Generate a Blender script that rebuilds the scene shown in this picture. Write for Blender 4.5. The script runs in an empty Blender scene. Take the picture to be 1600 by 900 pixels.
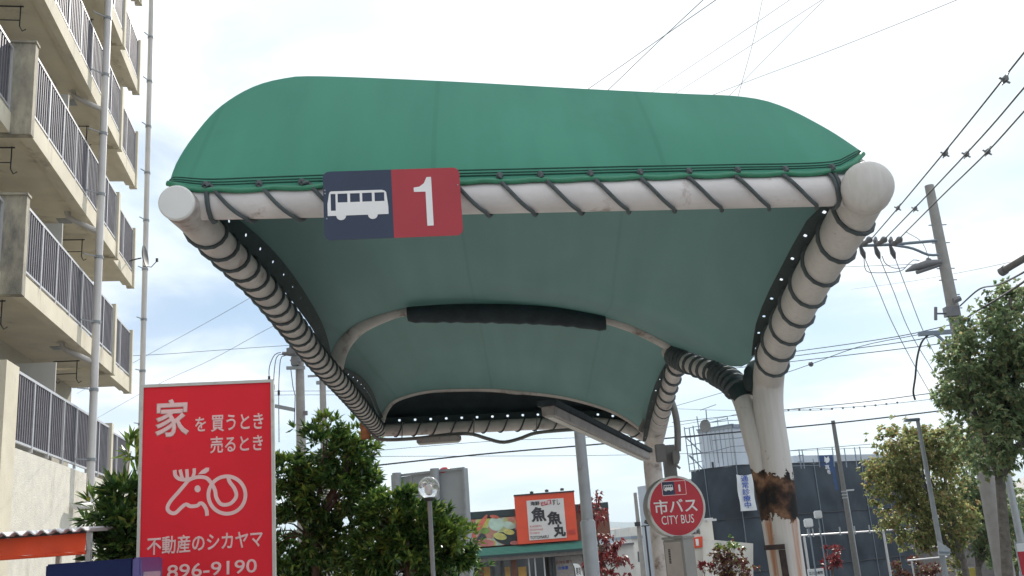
import bpy, bmesh, math, random
import numpy as np
from mathutils import Vector, Matrix
random.seed(7); RNG = np.random.default_rng(11)
SC = bpy.context.scene
COL = SC.collection
rad = math.radians

# ------------------------------------------------------------------ camera
FPX = 1520.0; PITCH = rad(14.85); ROLL = rad(4.35)
CAM = Vector((0, 0, 1.6))
FW = Vector((0, math.cos(PITCH), math.sin(PITCH)))
_r0 = Vector((1, 0, 0)); _u0 = Vector((0, -math.sin(PITCH), math.cos(PITCH)))
CR = _r0 * math.cos(ROLL) - _u0 * math.sin(ROLL)
CU = _u0 * math.cos(ROLL) + _r0 * math.sin(ROLL)
cd = bpy.data.cameras.new('camera'); cam = bpy.data.objects.new('camera', cd); COL.objects.link(cam)
cam.matrix_world = Matrix(((CR.x, CU.x, -FW.x, CAM.x), (CR.y, CU.y, -FW.y, CAM.y), (CR.z, CU.z, -FW.z, CAM.z), (0, 0, 0, 1)))
cd.sensor_width = 36; cd.lens = 36 * FPX / 1600; cd.clip_end = 20000; cd.clip_start = 0.05
SC.camera = cam

# ------------------------------------------------------------------ sky, sun, exposure
SUN_EL = rad(35); SUN_AZ = rad(16)          # azimuth measured from +Y towards +X
w = bpy.data.worlds.new('World'); SC.world = w; w.use_nodes = True
nt = w.node_tree; nt.nodes.clear()
def N(nt, t, **k):
    n = nt.nodes.new(t)
    for a, b in k.items(): setattr(n, a, b)
    return n
out = N(nt, 'ShaderNodeOutputWorld'); bg = N(nt, 'ShaderNodeBackground'); bg.inputs[1].default_value = 0.1
sky = N(nt, 'ShaderNodeTexSky', sky_type='NISHITA'); sky.sun_disc = False
sky.sun_elevation = SUN_EL; sky.sun_rotation = SUN_AZ; sky.air_density = 1.0; sky.dust_density = 0.4; sky.ozone_density = 1.6
tc = N(nt, 'ShaderNodeTexCoord')
sep = N(nt, 'ShaderNodeSeparateXYZ'); nt.links.new(tc.outputs['Generated'], sep.inputs[0])
# clouds lie on a layer: divide the direction by its height so that they flatten towards the horizon
zc = N(nt, 'ShaderNodeMath', operation='MAXIMUM'); zc.inputs[1].default_value = 0.02; nt.links.new(sep.outputs[2], zc.inputs[0])
za = N(nt, 'ShaderNodeMath', operation='ADD'); za.inputs[1].default_value = 0.16; nt.links.new(zc.outputs[0], za.inputs[0])
dx = N(nt, 'ShaderNodeMath', operation='DIVIDE'); nt.links.new(sep.outputs[0], dx.inputs[0]); nt.links.new(za.outputs[0], dx.inputs[1])
dy = N(nt, 'ShaderNodeMath', operation='DIVIDE'); nt.links.new(sep.outputs[1], dy.inputs[0]); nt.links.new(za.outputs[0], dy.inputs[1])
cb = N(nt, 'ShaderNodeCombineXYZ'); nt.links.new(dx.outputs[0], cb.inputs[0]); nt.links.new(dy.outputs[0], cb.inputs[1])
nz = N(nt, 'ShaderNodeTexNoise'); nz.inputs['Scale'].default_value = 1.7; nz.inputs['Detail'].default_value = 6; nz.inputs['Roughness'].default_value = 0.52
nz.inputs['Distortion'].default_value = 0.35
sh = N(nt, 'ShaderNodeVectorMath', operation='ADD'); sh.inputs[1].default_value = (20.55, 10.65, 34.5); nt.links.new(cb.outputs[0], sh.inputs[0]); nt.links.new(sh.outputs[0], nz.inputs['Vector'])
# more cover high up, thinner near the horizon
hm = N(nt, 'ShaderNodeMapRange'); hm.inputs[1].default_value = 0.03; hm.inputs[2].default_value = 0.36; hm.inputs[3].default_value = -0.20; hm.inputs[4].default_value = 0.22
nt.links.new(sep.outputs[2], hm.inputs[0])
ad = N(nt, 'ShaderNodeMath', operation='ADD'); nt.links.new(nz.outputs[0], ad.inputs[0]); nt.links.new(hm.outputs[0], ad.inputs[1])
cr = N(nt, 'ShaderNodeMapRange', interpolation_type='SMOOTHSTEP'); cr.inputs[1].default_value = 0.40; cr.inputs[2].default_value = 0.66; cr.inputs[3].default_value = 0.36
nt.links.new(ad.outputs[0], cr.inputs[0])
skm = N(nt, 'ShaderNodeMix', data_type='RGBA', blend_type='MULTIPLY'); skm.inputs[0].default_value = 1
nt.links.new(sky.outputs[0], skm.inputs[6]); skm.inputs[7].default_value = (0.60, 0.72, 0.82, 1)
mx = N(nt, 'ShaderNodeMix', data_type='RGBA'); hz = N(nt, 'ShaderNodeMapRange'); hz.inputs[1].default_value = 0.0; hz.inputs[2].default_value = 0.20; hz.inputs[3].default_value = 0.50; hz.inputs[4].default_value = 0.0; nt.links.new(sep.outputs[2], hz.inputs[0])
vl = N(nt, 'ShaderNodeMath', operation='ADD', use_clamp=True); nt.links.new(cr.outputs[0], vl.inputs[0]); nt.links.new(hz.outputs[0], vl.inputs[1]); nt.links.new(vl.outputs[0], mx.inputs[0]); nt.links.new(skm.outputs[2], mx.inputs[6])
cn = N(nt, 'ShaderNodeTexNoise'); cn.inputs['Scale'].default_value = 0.9; cn.inputs['Detail'].default_value = 4; nt.links.new(cb.outputs[0], cn.inputs['Vector'])
cc = N(nt, 'ShaderNodeValToRGB'); cc.color_ramp.elements[0].position = 0.36; cc.color_ramp.elements[1].position = 0.58
cc.color_ramp.elements[0].color = (6.7, 7.9, 8.6, 1); cc.color_ramp.elements[1].color = (10.2, 10.5, 10.8, 1)
nt.links.new(cn.outputs[0], cc.inputs[0]); nt.links.new(cc.outputs[0], mx.inputs[7])
nt.links.new(mx.outputs[2], bg.inputs[0]); nt.links.new(bg.outputs[0], out.inputs[0])
sd = bpy.data.lights.new('sun', 'SUN'); sd.energy = 3.4; sd.angle = rad(0.5); sd.color = (1, 0.94, 0.85)
so = bpy.data.objects.new('sun', sd); COL.objects.link(so)
_sdir = Vector((math.sin(SUN_AZ) * math.cos(SUN_EL), math.cos(SUN_AZ) * math.cos(SUN_EL), math.sin(SUN_EL)))
so.rotation_euler = _sdir.to_track_quat('Z', 'Y').to_euler(); so.location = _sdir * 100
SC.view_settings.view_transform = 'Standard'; SC.view_settings.look = 'None'; SC.view_settings.gamma = 1; SC.view_settings.exposure = 0.36
SC.cycles.max_bounces = 8; SC.cycles.transparent_max_bounces = 12; SC.cycles.use_denoising = True

# ------------------------------------------------------------------ helpers
def ray(x, y): return FW + CR * ((x - 800) / FPX) + CU * ((450 - y) / FPX)
def P(x, y, Y):
    d = ray(x, y); return CAM + d * (Y / d.y)
class Plane:                                   # an upright plane: right = (cos a, sin a, 0), up = z, normal towards the camera
    def __init__(s, px, py, Y, deg):
        s.o = P(px, py, Y) if Y else Vector(px); a = rad(deg)
        s.r = Vector((math.cos(a), math.sin(a), 0)); s.n = Vector((math.sin(a), -math.cos(a), 0)); s.u = Vector((0, 0, 1))
    def at(s, px, py, off=0):
        d = ray(px, py); t = (s.o + s.n * off - CAM).dot(s.n) / d.dot(s.n); return CAM + d * t
    def uv(s, px, py, off=0):
        q = s.at(px, py, off) - s.o; return (q.dot(s.r), q.z)
    def pt(s, u, v, off=0): return s.o + s.r * u + s.u * v + s.n * off
def ground_z(y):
    if y < 4: return 0.0
    if y < 46: return -0.055 * (y - 4)
    if y < 120: return -2.31 - 0.02 * (y - 46)
    return -3.79
WORLD = {}
def link(o, parent=None):
    COL.objects.link(o)
    if parent is not None: o.parent = parent
    WORLD[o.name] = WORLD[parent.name] if parent is not None else Vector((0, 0, 0))
    return o
def tag(o, label=None, cat=None, group=None, kind=None):
    if label: o['label'] = label
    if cat: o['category'] = cat
    if group: o['group'] = group
    if kind: o['kind'] = kind
    return o
def thing(name, label, cat, loc, group=None):
    o = bpy.data.objects.new(name, None); COL.objects.link(o); o.location = loc; WORLD[o.name] = Vector(loc)
    o.empty_display_size = 0.2
    return tag(o, label, cat, group)
class MB:
    def __init__(s): s.v = []; s.f = []
    def add(s, vs, fs):
        n = len(s.v); s.v += [tuple(q) for q in vs]; s.f += [tuple(i + n for i in q) for q in fs]; return s
    def box(s, c, d, ax=None):                 # centre, size (x,y,z), axes (3 vectors)
        ax = ax or (Vector((1, 0, 0)), Vector((0, 1, 0)), Vector((0, 0, 1))); c = Vector(c)
        vs = [c + ax[0] * (d[0] / 2 * i) + ax[1] * (d[1] / 2 * j) + ax[2] * (d[2] / 2 * k) for k in (-1, 1) for j in (-1, 1) for i in (-1, 1)]
        return s.add(vs, [(0, 2, 3, 1), (4, 5, 7, 6), (0, 1, 5, 4), (2, 6, 7, 3), (0, 4, 6, 2), (1, 3, 7, 5)])
    def bar(s, a, b, wd, dp, up=Vector((0, 0, 1))):
        a = Vector(a); b = Vector(b); t = b - a; L = t.length; t.normalize()
        if abs(t.dot(up)) > 0.98: up = Vector((1, 0, 0))
        sd = t.cross(up).normalized(); u = sd.cross(t)
        return s.box((a + b) / 2, (wd, L, dp), (sd, t, u))
    def tube(s, pts, r, n=12, cap=True, close=False, round_start=0):
        pts = [Vector(p) for p in pts]
        rs = list(r) if hasattr(r, '__len__') else [r] * len(pts)
        if round_start:                        # dome in front of the first point
            t0 = (pts[0] - pts[1]).normalized(); R = rs[0]; pre = []; prr = []
            for k in range(5, 0, -1):
                an = k / 5 * math.pi / 2 * 0.97; pre.append(pts[0] + t0 * (R * round_start * math.sin(an))); prr.append(R * math.cos(an))
            pts = pre + pts; rs = prr + rs
        m = len(pts); T = []
        for i in range(m):
            if close: t = pts[(i + 1) % m] - pts[i - 1]
            else: t = pts[min(i + 1, m - 1)] - pts[max(i - 1, 0)]
            T.append(t.normalized())
        up = Vector((0, 0, 1)) if abs(T[0].z) < 0.9 else Vector((1, 0, 0))
        x = T[0].cross(up).normalized(); vs = []
        for i in range(m):
            x = (x - T[i] * x.dot(T[i])).normalized(); y = T[i].cross(x)
            for k in range(n):
                an = 2 * math.pi * k / n; vs.append(pts[i] + (x * math.cos(an) + y * math.sin(an)) * rs[i])
        fs = []
        for i in range(m if close else m - 1):
            j = (i + 1) % m
            for k in range(n):
                fs.append((i * n + k, i * n + (k + 1) % n, j * n + (k + 1) % n, j * n + k))
        if cap and not close: fs += [tuple(range(n - 1, -1, -1)), tuple((m - 1) * n + k for k in range(n))]
        return s.add(vs, fs)
    def sphere(s, c, r, n=16, m=10, sc=(1, 1, 1)):
        c = Vector(c); vs = [c + Vector((0, 0, r * sc[2]))]
        for i in range(1, m):
            a = math.pi * i / m
            for k in range(n):
                b = 2 * math.pi * k / n
                vs.append(c + Vector((r * sc[0] * math.sin(a) * math.cos(b), r * sc[1] * math.sin(a) * math.sin(b), r * sc[2] * math.cos(a))))
        vs.append(c - Vector((0, 0, r * sc[2]))); e = len(vs) - 1
        fs = [(0, 1 + k, 1 + (k + 1) % n) for k in range(n)]
        for i in range(m - 2):
            for k in range(n):
                a = 1 + i * n; fs.append((a + k, a + n + k, a + n + (k + 1) % n, a + (k + 1) % n))
        a = 1 + (m - 2) * n; fs += [(e, a + (k + 1) % n, a + k) for k in range(n)]
        return s.add(vs, fs)
    def prism(s, poly, pl, o0, o1):            # poly in plane (u,v), between normal offsets o0 (back) and o1 (front)
        A = sum(poly[i][0] * poly[(i + 1) % len(poly)][1] - poly[(i + 1) % len(poly)][0] * poly[i][1] for i in range(len(poly)))
        if A < 0: poly = poly[::-1]
        n = len(poly); vs = [pl.pt(u, v, o0) for u, v in poly] + [pl.pt(u, v, o1) for u, v in poly]
        fs = [tuple(range(n - 1, -1, -1)), tuple(range(n, 2 * n))] + [(i, (i + 1) % n, n + (i + 1) % n, n + i) for i in range(n)]
        return s.add(vs, fs)
    def ribbon(s, pts, wd, pl, off, close=False):   # a flat stroke in a plane
        m = len(pts); pts = [Vector((p[0], p[1])) for p in pts]; vs = []
        for i in range(m):
            t = (pts[(i + 1) % m] - pts[i - 1]) if close else (pts[min(i + 1, m - 1)] - pts[max(i - 1, 0)])
            t.normalize(); nn = Vector((-t.y, t.x)) * wd / 2
            vs += [pl.pt(*(pts[i] + nn), off), pl.pt(*(pts[i] - nn), off)]
        fs = [(2 * i, 2 * i + 1, 2 * ((i + 1) % m) + 1, 2 * ((i + 1) % m)) for i in range(m if close else m - 1)]
        return s.add(vs, fs)
    def grid(s, G):
        a, b = len(G), len(G[0]); vs = [q for row in G for q in row]
        return s.add(vs, [(i * b + j, i * b + j + 1, (i + 1) * b + j + 1, (i + 1) * b + j) for i in range(a - 1) for j in range(b - 1)])
    def build(s, name, mat, parent=None, smooth=False, fix=False, bevel=0):
        me = bpy.data.meshes.new(name); off = WORLD[parent.name] if parent is not None else Vector((0, 0, 0))
        me.from_pydata([(q[0] - off.x, q[1] - off.y, q[2] - off.z) for q in s.v], [], s.f)
        if fix or bevel:
            bm = bmesh.new(); bm.from_mesh(me); bmesh.ops.recalc_face_normals(bm, faces=bm.faces)
            if bevel: bmesh.ops.bevel(bm, geom=list(bm.edges), offset=bevel, segments=2, affect='EDGES', clamp_overlap=True)
            bm.to_mesh(me); bm.free()
        me.materials.append(mat)
        if smooth: me.polygons.foreach_set('use_smooth', [True] * len(me.polygons))
        me.update()
        if smooth == 'auto':
            me.set_sharp_from_angle(angle=rad(40))
        return link(bpy.data.objects.new(name, me), parent)
def spline(pts, n):                            # Catmull-Rom through points, n samples evenly along its length
    p = np.array([tuple(q) for q in pts], float)
    q = np.vstack([2 * p[0] - p[1], p, 2 * p[-1] - p[-2]]); o = []
    for i in range(1, len(q) - 2):
        t = np.linspace(0, 1, 16, endpoint=False)[:, None]
        a, b, c, d = q[i - 1], q[i], q[i + 1], q[i + 2]
        o.append(0.5 * (2 * b + (c - a) * t + (2 * a - 5 * b + 4 * c - d) * t ** 2 + (3 * b - a - 3 * c + d) * t ** 3))
    o = np.vstack(o + [p[-1:]])
    s = np.r_[0, np.cumsum(np.linalg.norm(np.diff(o, axis=0), axis=1))]
    x = np.linspace(0, s[-1], n)
    return [Vector(tuple(np.interp(k, s, o[:, j]) for j in range(o.shape[1]))) for k in x]
def pixel_path(pts):                           # (px, py, Y); Y may be None inside: filled linearly in 1/Y along the picture
    pts = [list(p) if len(p) > 2 else [p[0], p[1], None] for p in pts]
    L = [0]
    for a, b in zip(pts, pts[1:]): L.append(L[-1] + math.hypot(b[0] - a[0], b[1] - a[1]))
    kn = [i for i, p in enumerate(pts) if p[2] is not None]
    for i, p in enumerate(pts):
        if p[2] is None: p[2] = 1 / np.interp(L[i], [L[k] for k in kn], [1 / pts[k][2] for k in kn])
    return [P(*p) for p in pts]
def coil(path, r, pitch, phase=0.0, seg=14):
    pts = [Vector(p) for p in path]; L = [0]
    for a, b in zip(pts, pts[1:]): L.append(L[-1] + (b - a).length)
    n = int(L[-1] / pitch * seg); o = []
    A = np.array([tuple(p) for p in pts])
    for i in range(n + 1):
        s = L[-1] * i / n; q = Vector(tuple(np.interp(s, L, A[:, j]) for j in range(3)))
        e = 0.02; q2 = Vector(tuple(np.interp(min(s + e, L[-1]), L, A[:, j]) for j in range(3))); q1 = Vector(tuple(np.interp(max(s - e, 0), L, A[:, j]) for j in range(3)))
        t = (q2 - q1).normalized(); x = t.cross(Vector((0, 0, 1))).normalized(); y = x.cross(t)
        an = phase + 2 * math.pi * s / pitch; o.append(q + (x * math.cos(an) + y * math.sin(an)) * r)
    return o

# ------------------------------------------------------------------ materials
def mat(name, col, rough=0.6, metal=0.0, var=0.12, scale=6.0, bump=0.0, bscale=60.0, dirt=None, dirt_amt=0.0, dscale=2.5, spec=0.5, streak=1.0):
    m = bpy.data.materials.new(name); m.use_nodes = True; t = m.node_tree; b = t.nodes['Principled BSDF']
    b.inputs['Roughness'].default_value = rough; b.inputs['Metallic'].default_value = metal; b.inputs['Specular IOR Level'].default_value = spec
    c = N(t, 'ShaderNodeTexCoord'); src = c.outputs['Object']
    nn = N(t, 'ShaderNodeTexNoise'); nn.inputs['Scale'].default_value = scale; nn.inputs['Detail'].default_value = 5; t.links.new(src, nn.inputs['Vector'])
    mr = N(t, 'ShaderNodeMapRange'); mr.inputs[1].default_value = 0.3; mr.inputs[2].default_value = 0.7; mr.inputs[3].default_value = 1 - var; mr.inputs[4].default_value = 1 + var
    t.links.new(nn.outputs[0], mr.inputs[0])
    ml = N(t, 'ShaderNodeMix', data_type='RGBA', blend_type='MULTIPLY'); ml.inputs[0].default_value = 1; ml.inputs[6].default_value = (*col, 1); t.links.new(mr.outputs[0], ml.inputs[7])
    last = ml.outputs[2]
    if dirt:
        mp = N(t, 'ShaderNodeMapping'); mp.inputs['Scale'].default_value = (1, 1, streak); t.links.new(src, mp.inputs[0])
        n2 = N(t, 'ShaderNodeTexNoise'); n2.inputs['Scale'].default_value = dscale; n2.inputs['Detail'].default_value = 8; n2.inputs['Roughness'].default_value = 0.65; t.links.new(mp.outputs[0], n2.inputs['Vector'])
        r2 = N(t, 'ShaderNodeMapRange', interpolation_type='SMOOTHSTEP'); r2.inputs[1].default_value = 0.62 - dirt_amt * 0.3; r2.inputs[2].default_value = 0.76 - dirt_amt * 0.1; t.links.new(n2.outputs[0], r2.inputs[0])
        mm = N(t, 'ShaderNodeMix', data_type='RGBA'); t.links.new(r2.outputs[0], mm.inputs[0]); t.links.new(last, mm.inputs[6]); mm.inputs[7].default_value = (*dirt, 1); last = mm.outputs[2]
    t.links.new(last, b.inputs['Base Color'])
    if bump:
        n3 = N(t, 'ShaderNodeTexNoise'); n3.inputs['Scale'].default_value = bscale; n3.inputs['Detail'].default_value = 4; t.links.new(src, n3.inputs['Vector'])
        bp = N(t, 'ShaderNodeBump'); bp.inputs['Strength'].default_value = bump; bp.inputs['Distance'].default_value = 0.02; t.links.new(n3.outputs[0], bp.inputs['Height']); t.links.new(bp.outputs[0], b.inputs['Normal'])
    return m
def leaf_mat(name, c1, c2, c3=None, trans=0.35, rough=0.42):
    m = bpy.data.materials.new(name); m.use_nodes = True; t = m.node_tree; b = t.nodes['Principled BSDF']; o = t.nodes['Material Output']
    g = N(t, 'ShaderNodeNewGeometry'); r = N(t, 'ShaderNodeValToRGB'); e = r.color_ramp.elements
    e[0].color = (*c1, 1); e[1].color = (*c2, 1); e[0].position = 0.1; e[1].position = 0.75
    if c3: k = r.color_ramp.elements.new(0.97); k.color = (*c3, 1)
    t.links.new(g.outputs['Random Per Island'], r.inputs[0]); t.links.new(r.outputs[0], b.inputs['Base Color']); b.inputs['Roughness'].default_value = rough
    tl = N(t, 'ShaderNodeBsdfTranslucent'); t.links.new(r.outputs[0], tl.inputs[0])
    ms = N(t, 'ShaderNodeMixShader'); ms.inputs[0].default_value = trans; t.links.new(b.outputs[0], ms.inputs[1]); t.links.new(tl.outputs[0], ms.inputs[2]); t.links.new(ms.outputs[0], o.inputs[0])
    return m
def glass_mat(name, col=(0.03, 0.04, 0.05), rough=0.08):
    return mat(name, col, rough, 0, 0.05, 1, spec=0.8)
M = {}
M['paint'] = mat('pipe_paint', (0.62, 0.58, 0.575), 0.42, 0, 0.10, 5, 0.10, 40, (0.17, 0.08, 0.045), 0.10, 5)
M['cap'] = mat('cap_paint', (0.66, 0.65, 0.64), 0.4, 0, 0.05, 5, 0.05, 40, (0.42, 0.22, 0.09), 0.16, 9, streak=0.12)
M['paint_dirty'] = mat('pipe_paint_dirty', (0.50, 0.46, 0.44), 0.5, 0, 0.16, 7, 0.15, 40, (0.13, 0.075, 0.05), 0.30, 4.5)
M['rope'] = mat('lacing_cord', (0.07, 0.085, 0.09), 0.75, 0, 0.2, 30, 0.3, 150)
M['hem'] = mat('hem_fabric_shaded', (0.014, 0.03, 0.032), 0.7, 0, 0.2, 12, 0.2, 60)  # same cloth as the canopy, its shade on the hems put into the colour
M['pad'] = mat('pad_fabric', (0.022, 0.032, 0.04), 0.8, 0, 0.3, 10, 0.4, 40)
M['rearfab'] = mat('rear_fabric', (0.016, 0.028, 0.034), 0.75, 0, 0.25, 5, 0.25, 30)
M['seam'] = mat('seam_thread', (0.012, 0.075, 0.05), 0.7, 0, 0.12, 20)
M['piping'] = mat('seam_piping', (0.035, 0.20, 0.115), 0.5, 0, 0.12, 20)
M['rust'] = mat('rusty_plate', (0.22, 0.09, 0.035), 0.85, 0, 0.35, 18, 0.4, 60, (0.05, 0.025, 0.018), 0.3, 8)
M['rustdark'] = mat('dark_rust', (0.035, 0.022, 0.02), 0.9, 0, 0.4, 25, 0.4, 80)
M['metal'] = mat('galvanised', (0.36, 0.38, 0.40), 0.45, 0.5, 0.1, 8)
M['greymetal'] = mat('grey_paint', (0.27, 0.29, 0.31), 0.5, 0.1, 0.1, 6, 0.05, 50, (0.16, 0.15, 0.14), 0.12, 5)
M['bluegrey'] = mat('blue_grey_steel', (0.20, 0.24, 0.29), 0.5, 0.2, 0.1, 6)
M['dark'] = mat('dark_plastic', (0.03, 0.032, 0.036), 0.5, 0, 0.15, 10)
M['cable'] = mat('cable_rubber', (0.03, 0.032, 0.036), 0.7, 0, 0.1, 10)
M['conduit'] = mat('conduit_grey', (0.15, 0.145, 0.14), 0.6, 0, 0.15, 12)
M['fixture'] = mat('fixture_enamel', (0.30, 0.27, 0.26), 0.5, 0, 0.14, 7, 0.1, 40, (0.12, 0.08, 0.06), 0.2, 6)
M['cream'] = mat('cream_concrete', (0.64, 0.585, 0.46), 0.85, 0, 0.10, 1.6, 0.25, 70, (0.27, 0.25, 0.20), 0.22, 1.3, streak=0.35)
M['cream_stained'] = mat('stained_concrete', (0.50, 0.45, 0.35), 0.85, 0, 0.14, 2, 0.3, 60, (0.12, 0.12, 0.11), 0.75, 1.3, streak=0.4)
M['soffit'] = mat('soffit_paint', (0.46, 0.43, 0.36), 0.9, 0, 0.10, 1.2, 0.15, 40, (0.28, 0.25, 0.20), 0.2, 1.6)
M['stucco'] = mat('white_stucco', (0.66, 0.63, 0.55), 0.9, 0, 0.09, 5, 0.6, 45, (0.40, 0.38, 0.33), 0.15, 1.4, streak=0.4)
M['rail'] = mat('rail_aluminium', (0.55, 0.55, 0.57), 0.4, 0.3, 0.06, 4)
M['railslat'] = mat('rail_slat', (0.15, 0.145, 0.17), 0.5, 0.2, 0.15, 6)
M['glass'] = glass_mat('window_glass', (0.05, 0.06, 0.07))
M['frost'] = mat('partition_board', (0.50, 0.49, 0.46), 0.6, 0, 0.06, 3, 0, 1, (0.35, 0.33, 0.28), 0.12, 2)
M['pvc'] = mat('pvc_pipe', (0.58, 0.56, 0.55), 0.4, 0, 0.06, 3, 0, 1, (0.36, 0.34, 0.31), 0.12, 1.2, streak=0.15)
M['awning'] = mat('orange_canvas', (0.70, 0.075, 0.018), 0.6, 0, 0.14, 2.5, 0.3, 8)
M['polycarb'] = mat('corrugated_sheet', (0.62, 0.62, 0.66), 0.35, 0, 0.12, 8, 0, 1, (0.30, 0.28, 0.27), 0.2, 9)
M['signred'] = mat('sign_red', (0.74, 0.016, 0.032), 0.5, 0, 0.06, 1.5, 0.04, 25, (0.60, 0.016, 0.03), 0.12, 2, spec=0.25)
M['signpink'] = mat('letter_white', (0.80, 0.52, 0.52), 0.5, 0, 0.05, 8)
M['signframe'] = mat('sign_frame', (0.50, 0.49, 0.46), 0.45, 0.3, 0.1, 8, 0, 1, (0.20, 0.13, 0.09), 0.2, 7)
M['navy'] = mat('navy_vinyl', (0.018, 0.030, 0.068), 0.5, 0, 0.08, 4)
M['routered'] = mat('route_red', (0.36, 0.022, 0.035), 0.5, 0, 0.08, 4)
M['white'] = mat('white_vinyl', (0.74, 0.72, 0.72), 0.5, 0, 0.05, 6)
M['busred'] = mat('bus_red', (0.44, 0.016, 0.03), 0.4, 0, 0.06, 3)
M['boxgrey'] = mat('enclosure_grey', (0.24, 0.23, 0.215), 0.5, 0, 0.08, 5, 0, 1, (0.22, 0.19, 0.17), 0.15, 6)
M['paper'] = mat('notice_paper', (0.40, 0.35, 0.33), 0.7, 0, 0.08, 9)
M['ink'] = mat('dark_ink', (0.03, 0.03, 0.035), 0.6)
M['redink'] = mat('red_ink', (0.50, 0.06, 0.05), 0.6)
M['blueink'] = mat('blue_ink', (0.04, 0.10, 0.42), 0.6)
M['vend'] = mat('vending_navy', (0.006, 0.014, 0.075), 0.5, 0, 0.12, 2.5, spec=0.2)
M['vendtop'] = mat('vending_top', (0.11, 0.13, 0.22), 0.3, 0, 0.08, 4)
M['vendface'] = mat('vending_purple', (0.10, 0.075, 0.26), 0.3, 0, 0.1, 4)
M['vendpanel'] = mat('vending_pale', (0.48, 0.38, 0.48), 0.3, 0, 0.1, 6)
M['bark'] = mat('bark', (0.12, 0.085, 0.06), 0.9, 0, 0.3, 14, 0.7, 40)
M['barkgrey'] = mat('bark_grey', (0.13, 0.115, 0.10), 0.9, 0, 0.3, 14, 0.7, 40)
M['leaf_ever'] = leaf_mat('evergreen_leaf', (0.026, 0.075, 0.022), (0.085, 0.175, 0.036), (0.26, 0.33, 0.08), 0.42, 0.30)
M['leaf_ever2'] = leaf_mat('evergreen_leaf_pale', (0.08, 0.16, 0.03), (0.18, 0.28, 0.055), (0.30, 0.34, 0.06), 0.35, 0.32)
M['leaf_plane'] = leaf_mat('street_tree_leaf', (0.17, 0.25, 0.13), (0.30, 0.38, 0.19), (0.38, 0.32, 0.16), 0.66, 0.5)
M['leaf_autumn'] = leaf_mat('turning_leaf', (0.19, 0.25, 0.095), (0.38, 0.39, 0.15), (0.44, 0.26, 0.14), 0.66, 0.5)
M['leaf_red'] = leaf_mat('red_leaf', (0.10, 0.012, 0.018), (0.24, 0.03, 0.035), (0.34, 0.08, 0.06), 0.4, 0.5)
M['leaf_mix'] = leaf_mat('red_green_leaf', (0.13, 0.03, 0.035), (0.15, 0.07, 0.04), (0.22, 0.24, 0.06), 0.4, 0.5)
M['concrete'] = mat('pole_concrete', (0.30, 0.29, 0.28), 0.85, 0, 0.1, 6, 0.2, 60, (0.18, 0.17, 0.16), 0.2, 2, streak=0.3)
M['insul'] = mat('insulator', (0.16, 0.16, 0.17), 0.4, 0, 0.1, 10)
M['orange'] = mat('restaurant_orange', (0.66, 0.075, 0.03), 0.5, 0, 0.06, 2)
M['panelwhite'] = mat('restaurant_white', (0.60, 0.58, 0.57), 0.5, 0, 0.05, 2)
M['eave'] = mat('eave_green', (0.07, 0.22, 0.18), 0.5, 0, 0.08, 2)
M['wood'] = mat('brown_wood', (0.16, 0.06, 0.035), 0.6, 0, 0.2, 5)
M['dusk'] = mat('shop_interior', (0.07, 0.06, 0.05), 0.8, 0, 0.3, 3)
M['poster'] = mat('yellow_poster', (0.45, 0.26, 0.06), 0.6, 0, 0.25, 4)
M['darkgreen'] = mat('fascia_dark', (0.02, 0.04, 0.045), 0.5, 0, 0.1, 3)
M['mesh'] = mat('scaffold_mesh', (0.034, 0.046, 0.062), 0.8, 0, 0.3, 0.7, 0.6, 2.2, (0.05, 0.062, 0.08), 0.4, 0.9, streak=0.5)
M['pent'] = mat('grey_siding', (0.46, 0.50, 0.55), 0.8, 0, 0.06, 2)
M['white_wall'] = mat('white_render', (0.62, 0.60, 0.56), 0.85, 0, 0.08, 1.5, 0.1, 30, (0.42, 0.40, 0.36), 0.15, 1.2, streak=0.3)
M['bannerwhite'] = mat('banner_white', (0.66, 0.68, 0.70), 0.7, 0, 0.05, 2)
M['bannernavy'] = mat('banner_navy', (0.025, 0.06, 0.16), 0.7, 0, 0.08, 2)
M['roofgrey'] = mat('roof_grey', (0.14, 0.14, 0.15), 0.7, 0, 0.15, 3)
M['asphalt'] = mat('asphalt', (0.10, 0.10, 0.102), 0.9, 0, 0.2, 3, 0.3, 120)
M['paving'] = mat('paving', (0.42, 0.40, 0.37), 0.85, 0, 0.15, 4, 0.3, 60)
M['hill'] = mat('hill_wood', (0.045, 0.07, 0.04), 0.95, 0, 0.35, 0.02)
M['billback'] = mat('sign_back_grey', (0.27, 0.29, 0.31), 0.6, 0, 0.08, 1.5, 0.05, 30, (0.19, 0.19, 0.19), 0.12, 2, streak=0.3)
M['teal'] = mat('teal_paint', (0.03, 0.22, 0.20), 0.5)
M['yellow'] = mat('yellow_paint', (0.45, 0.38, 0.08), 0.5)

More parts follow.
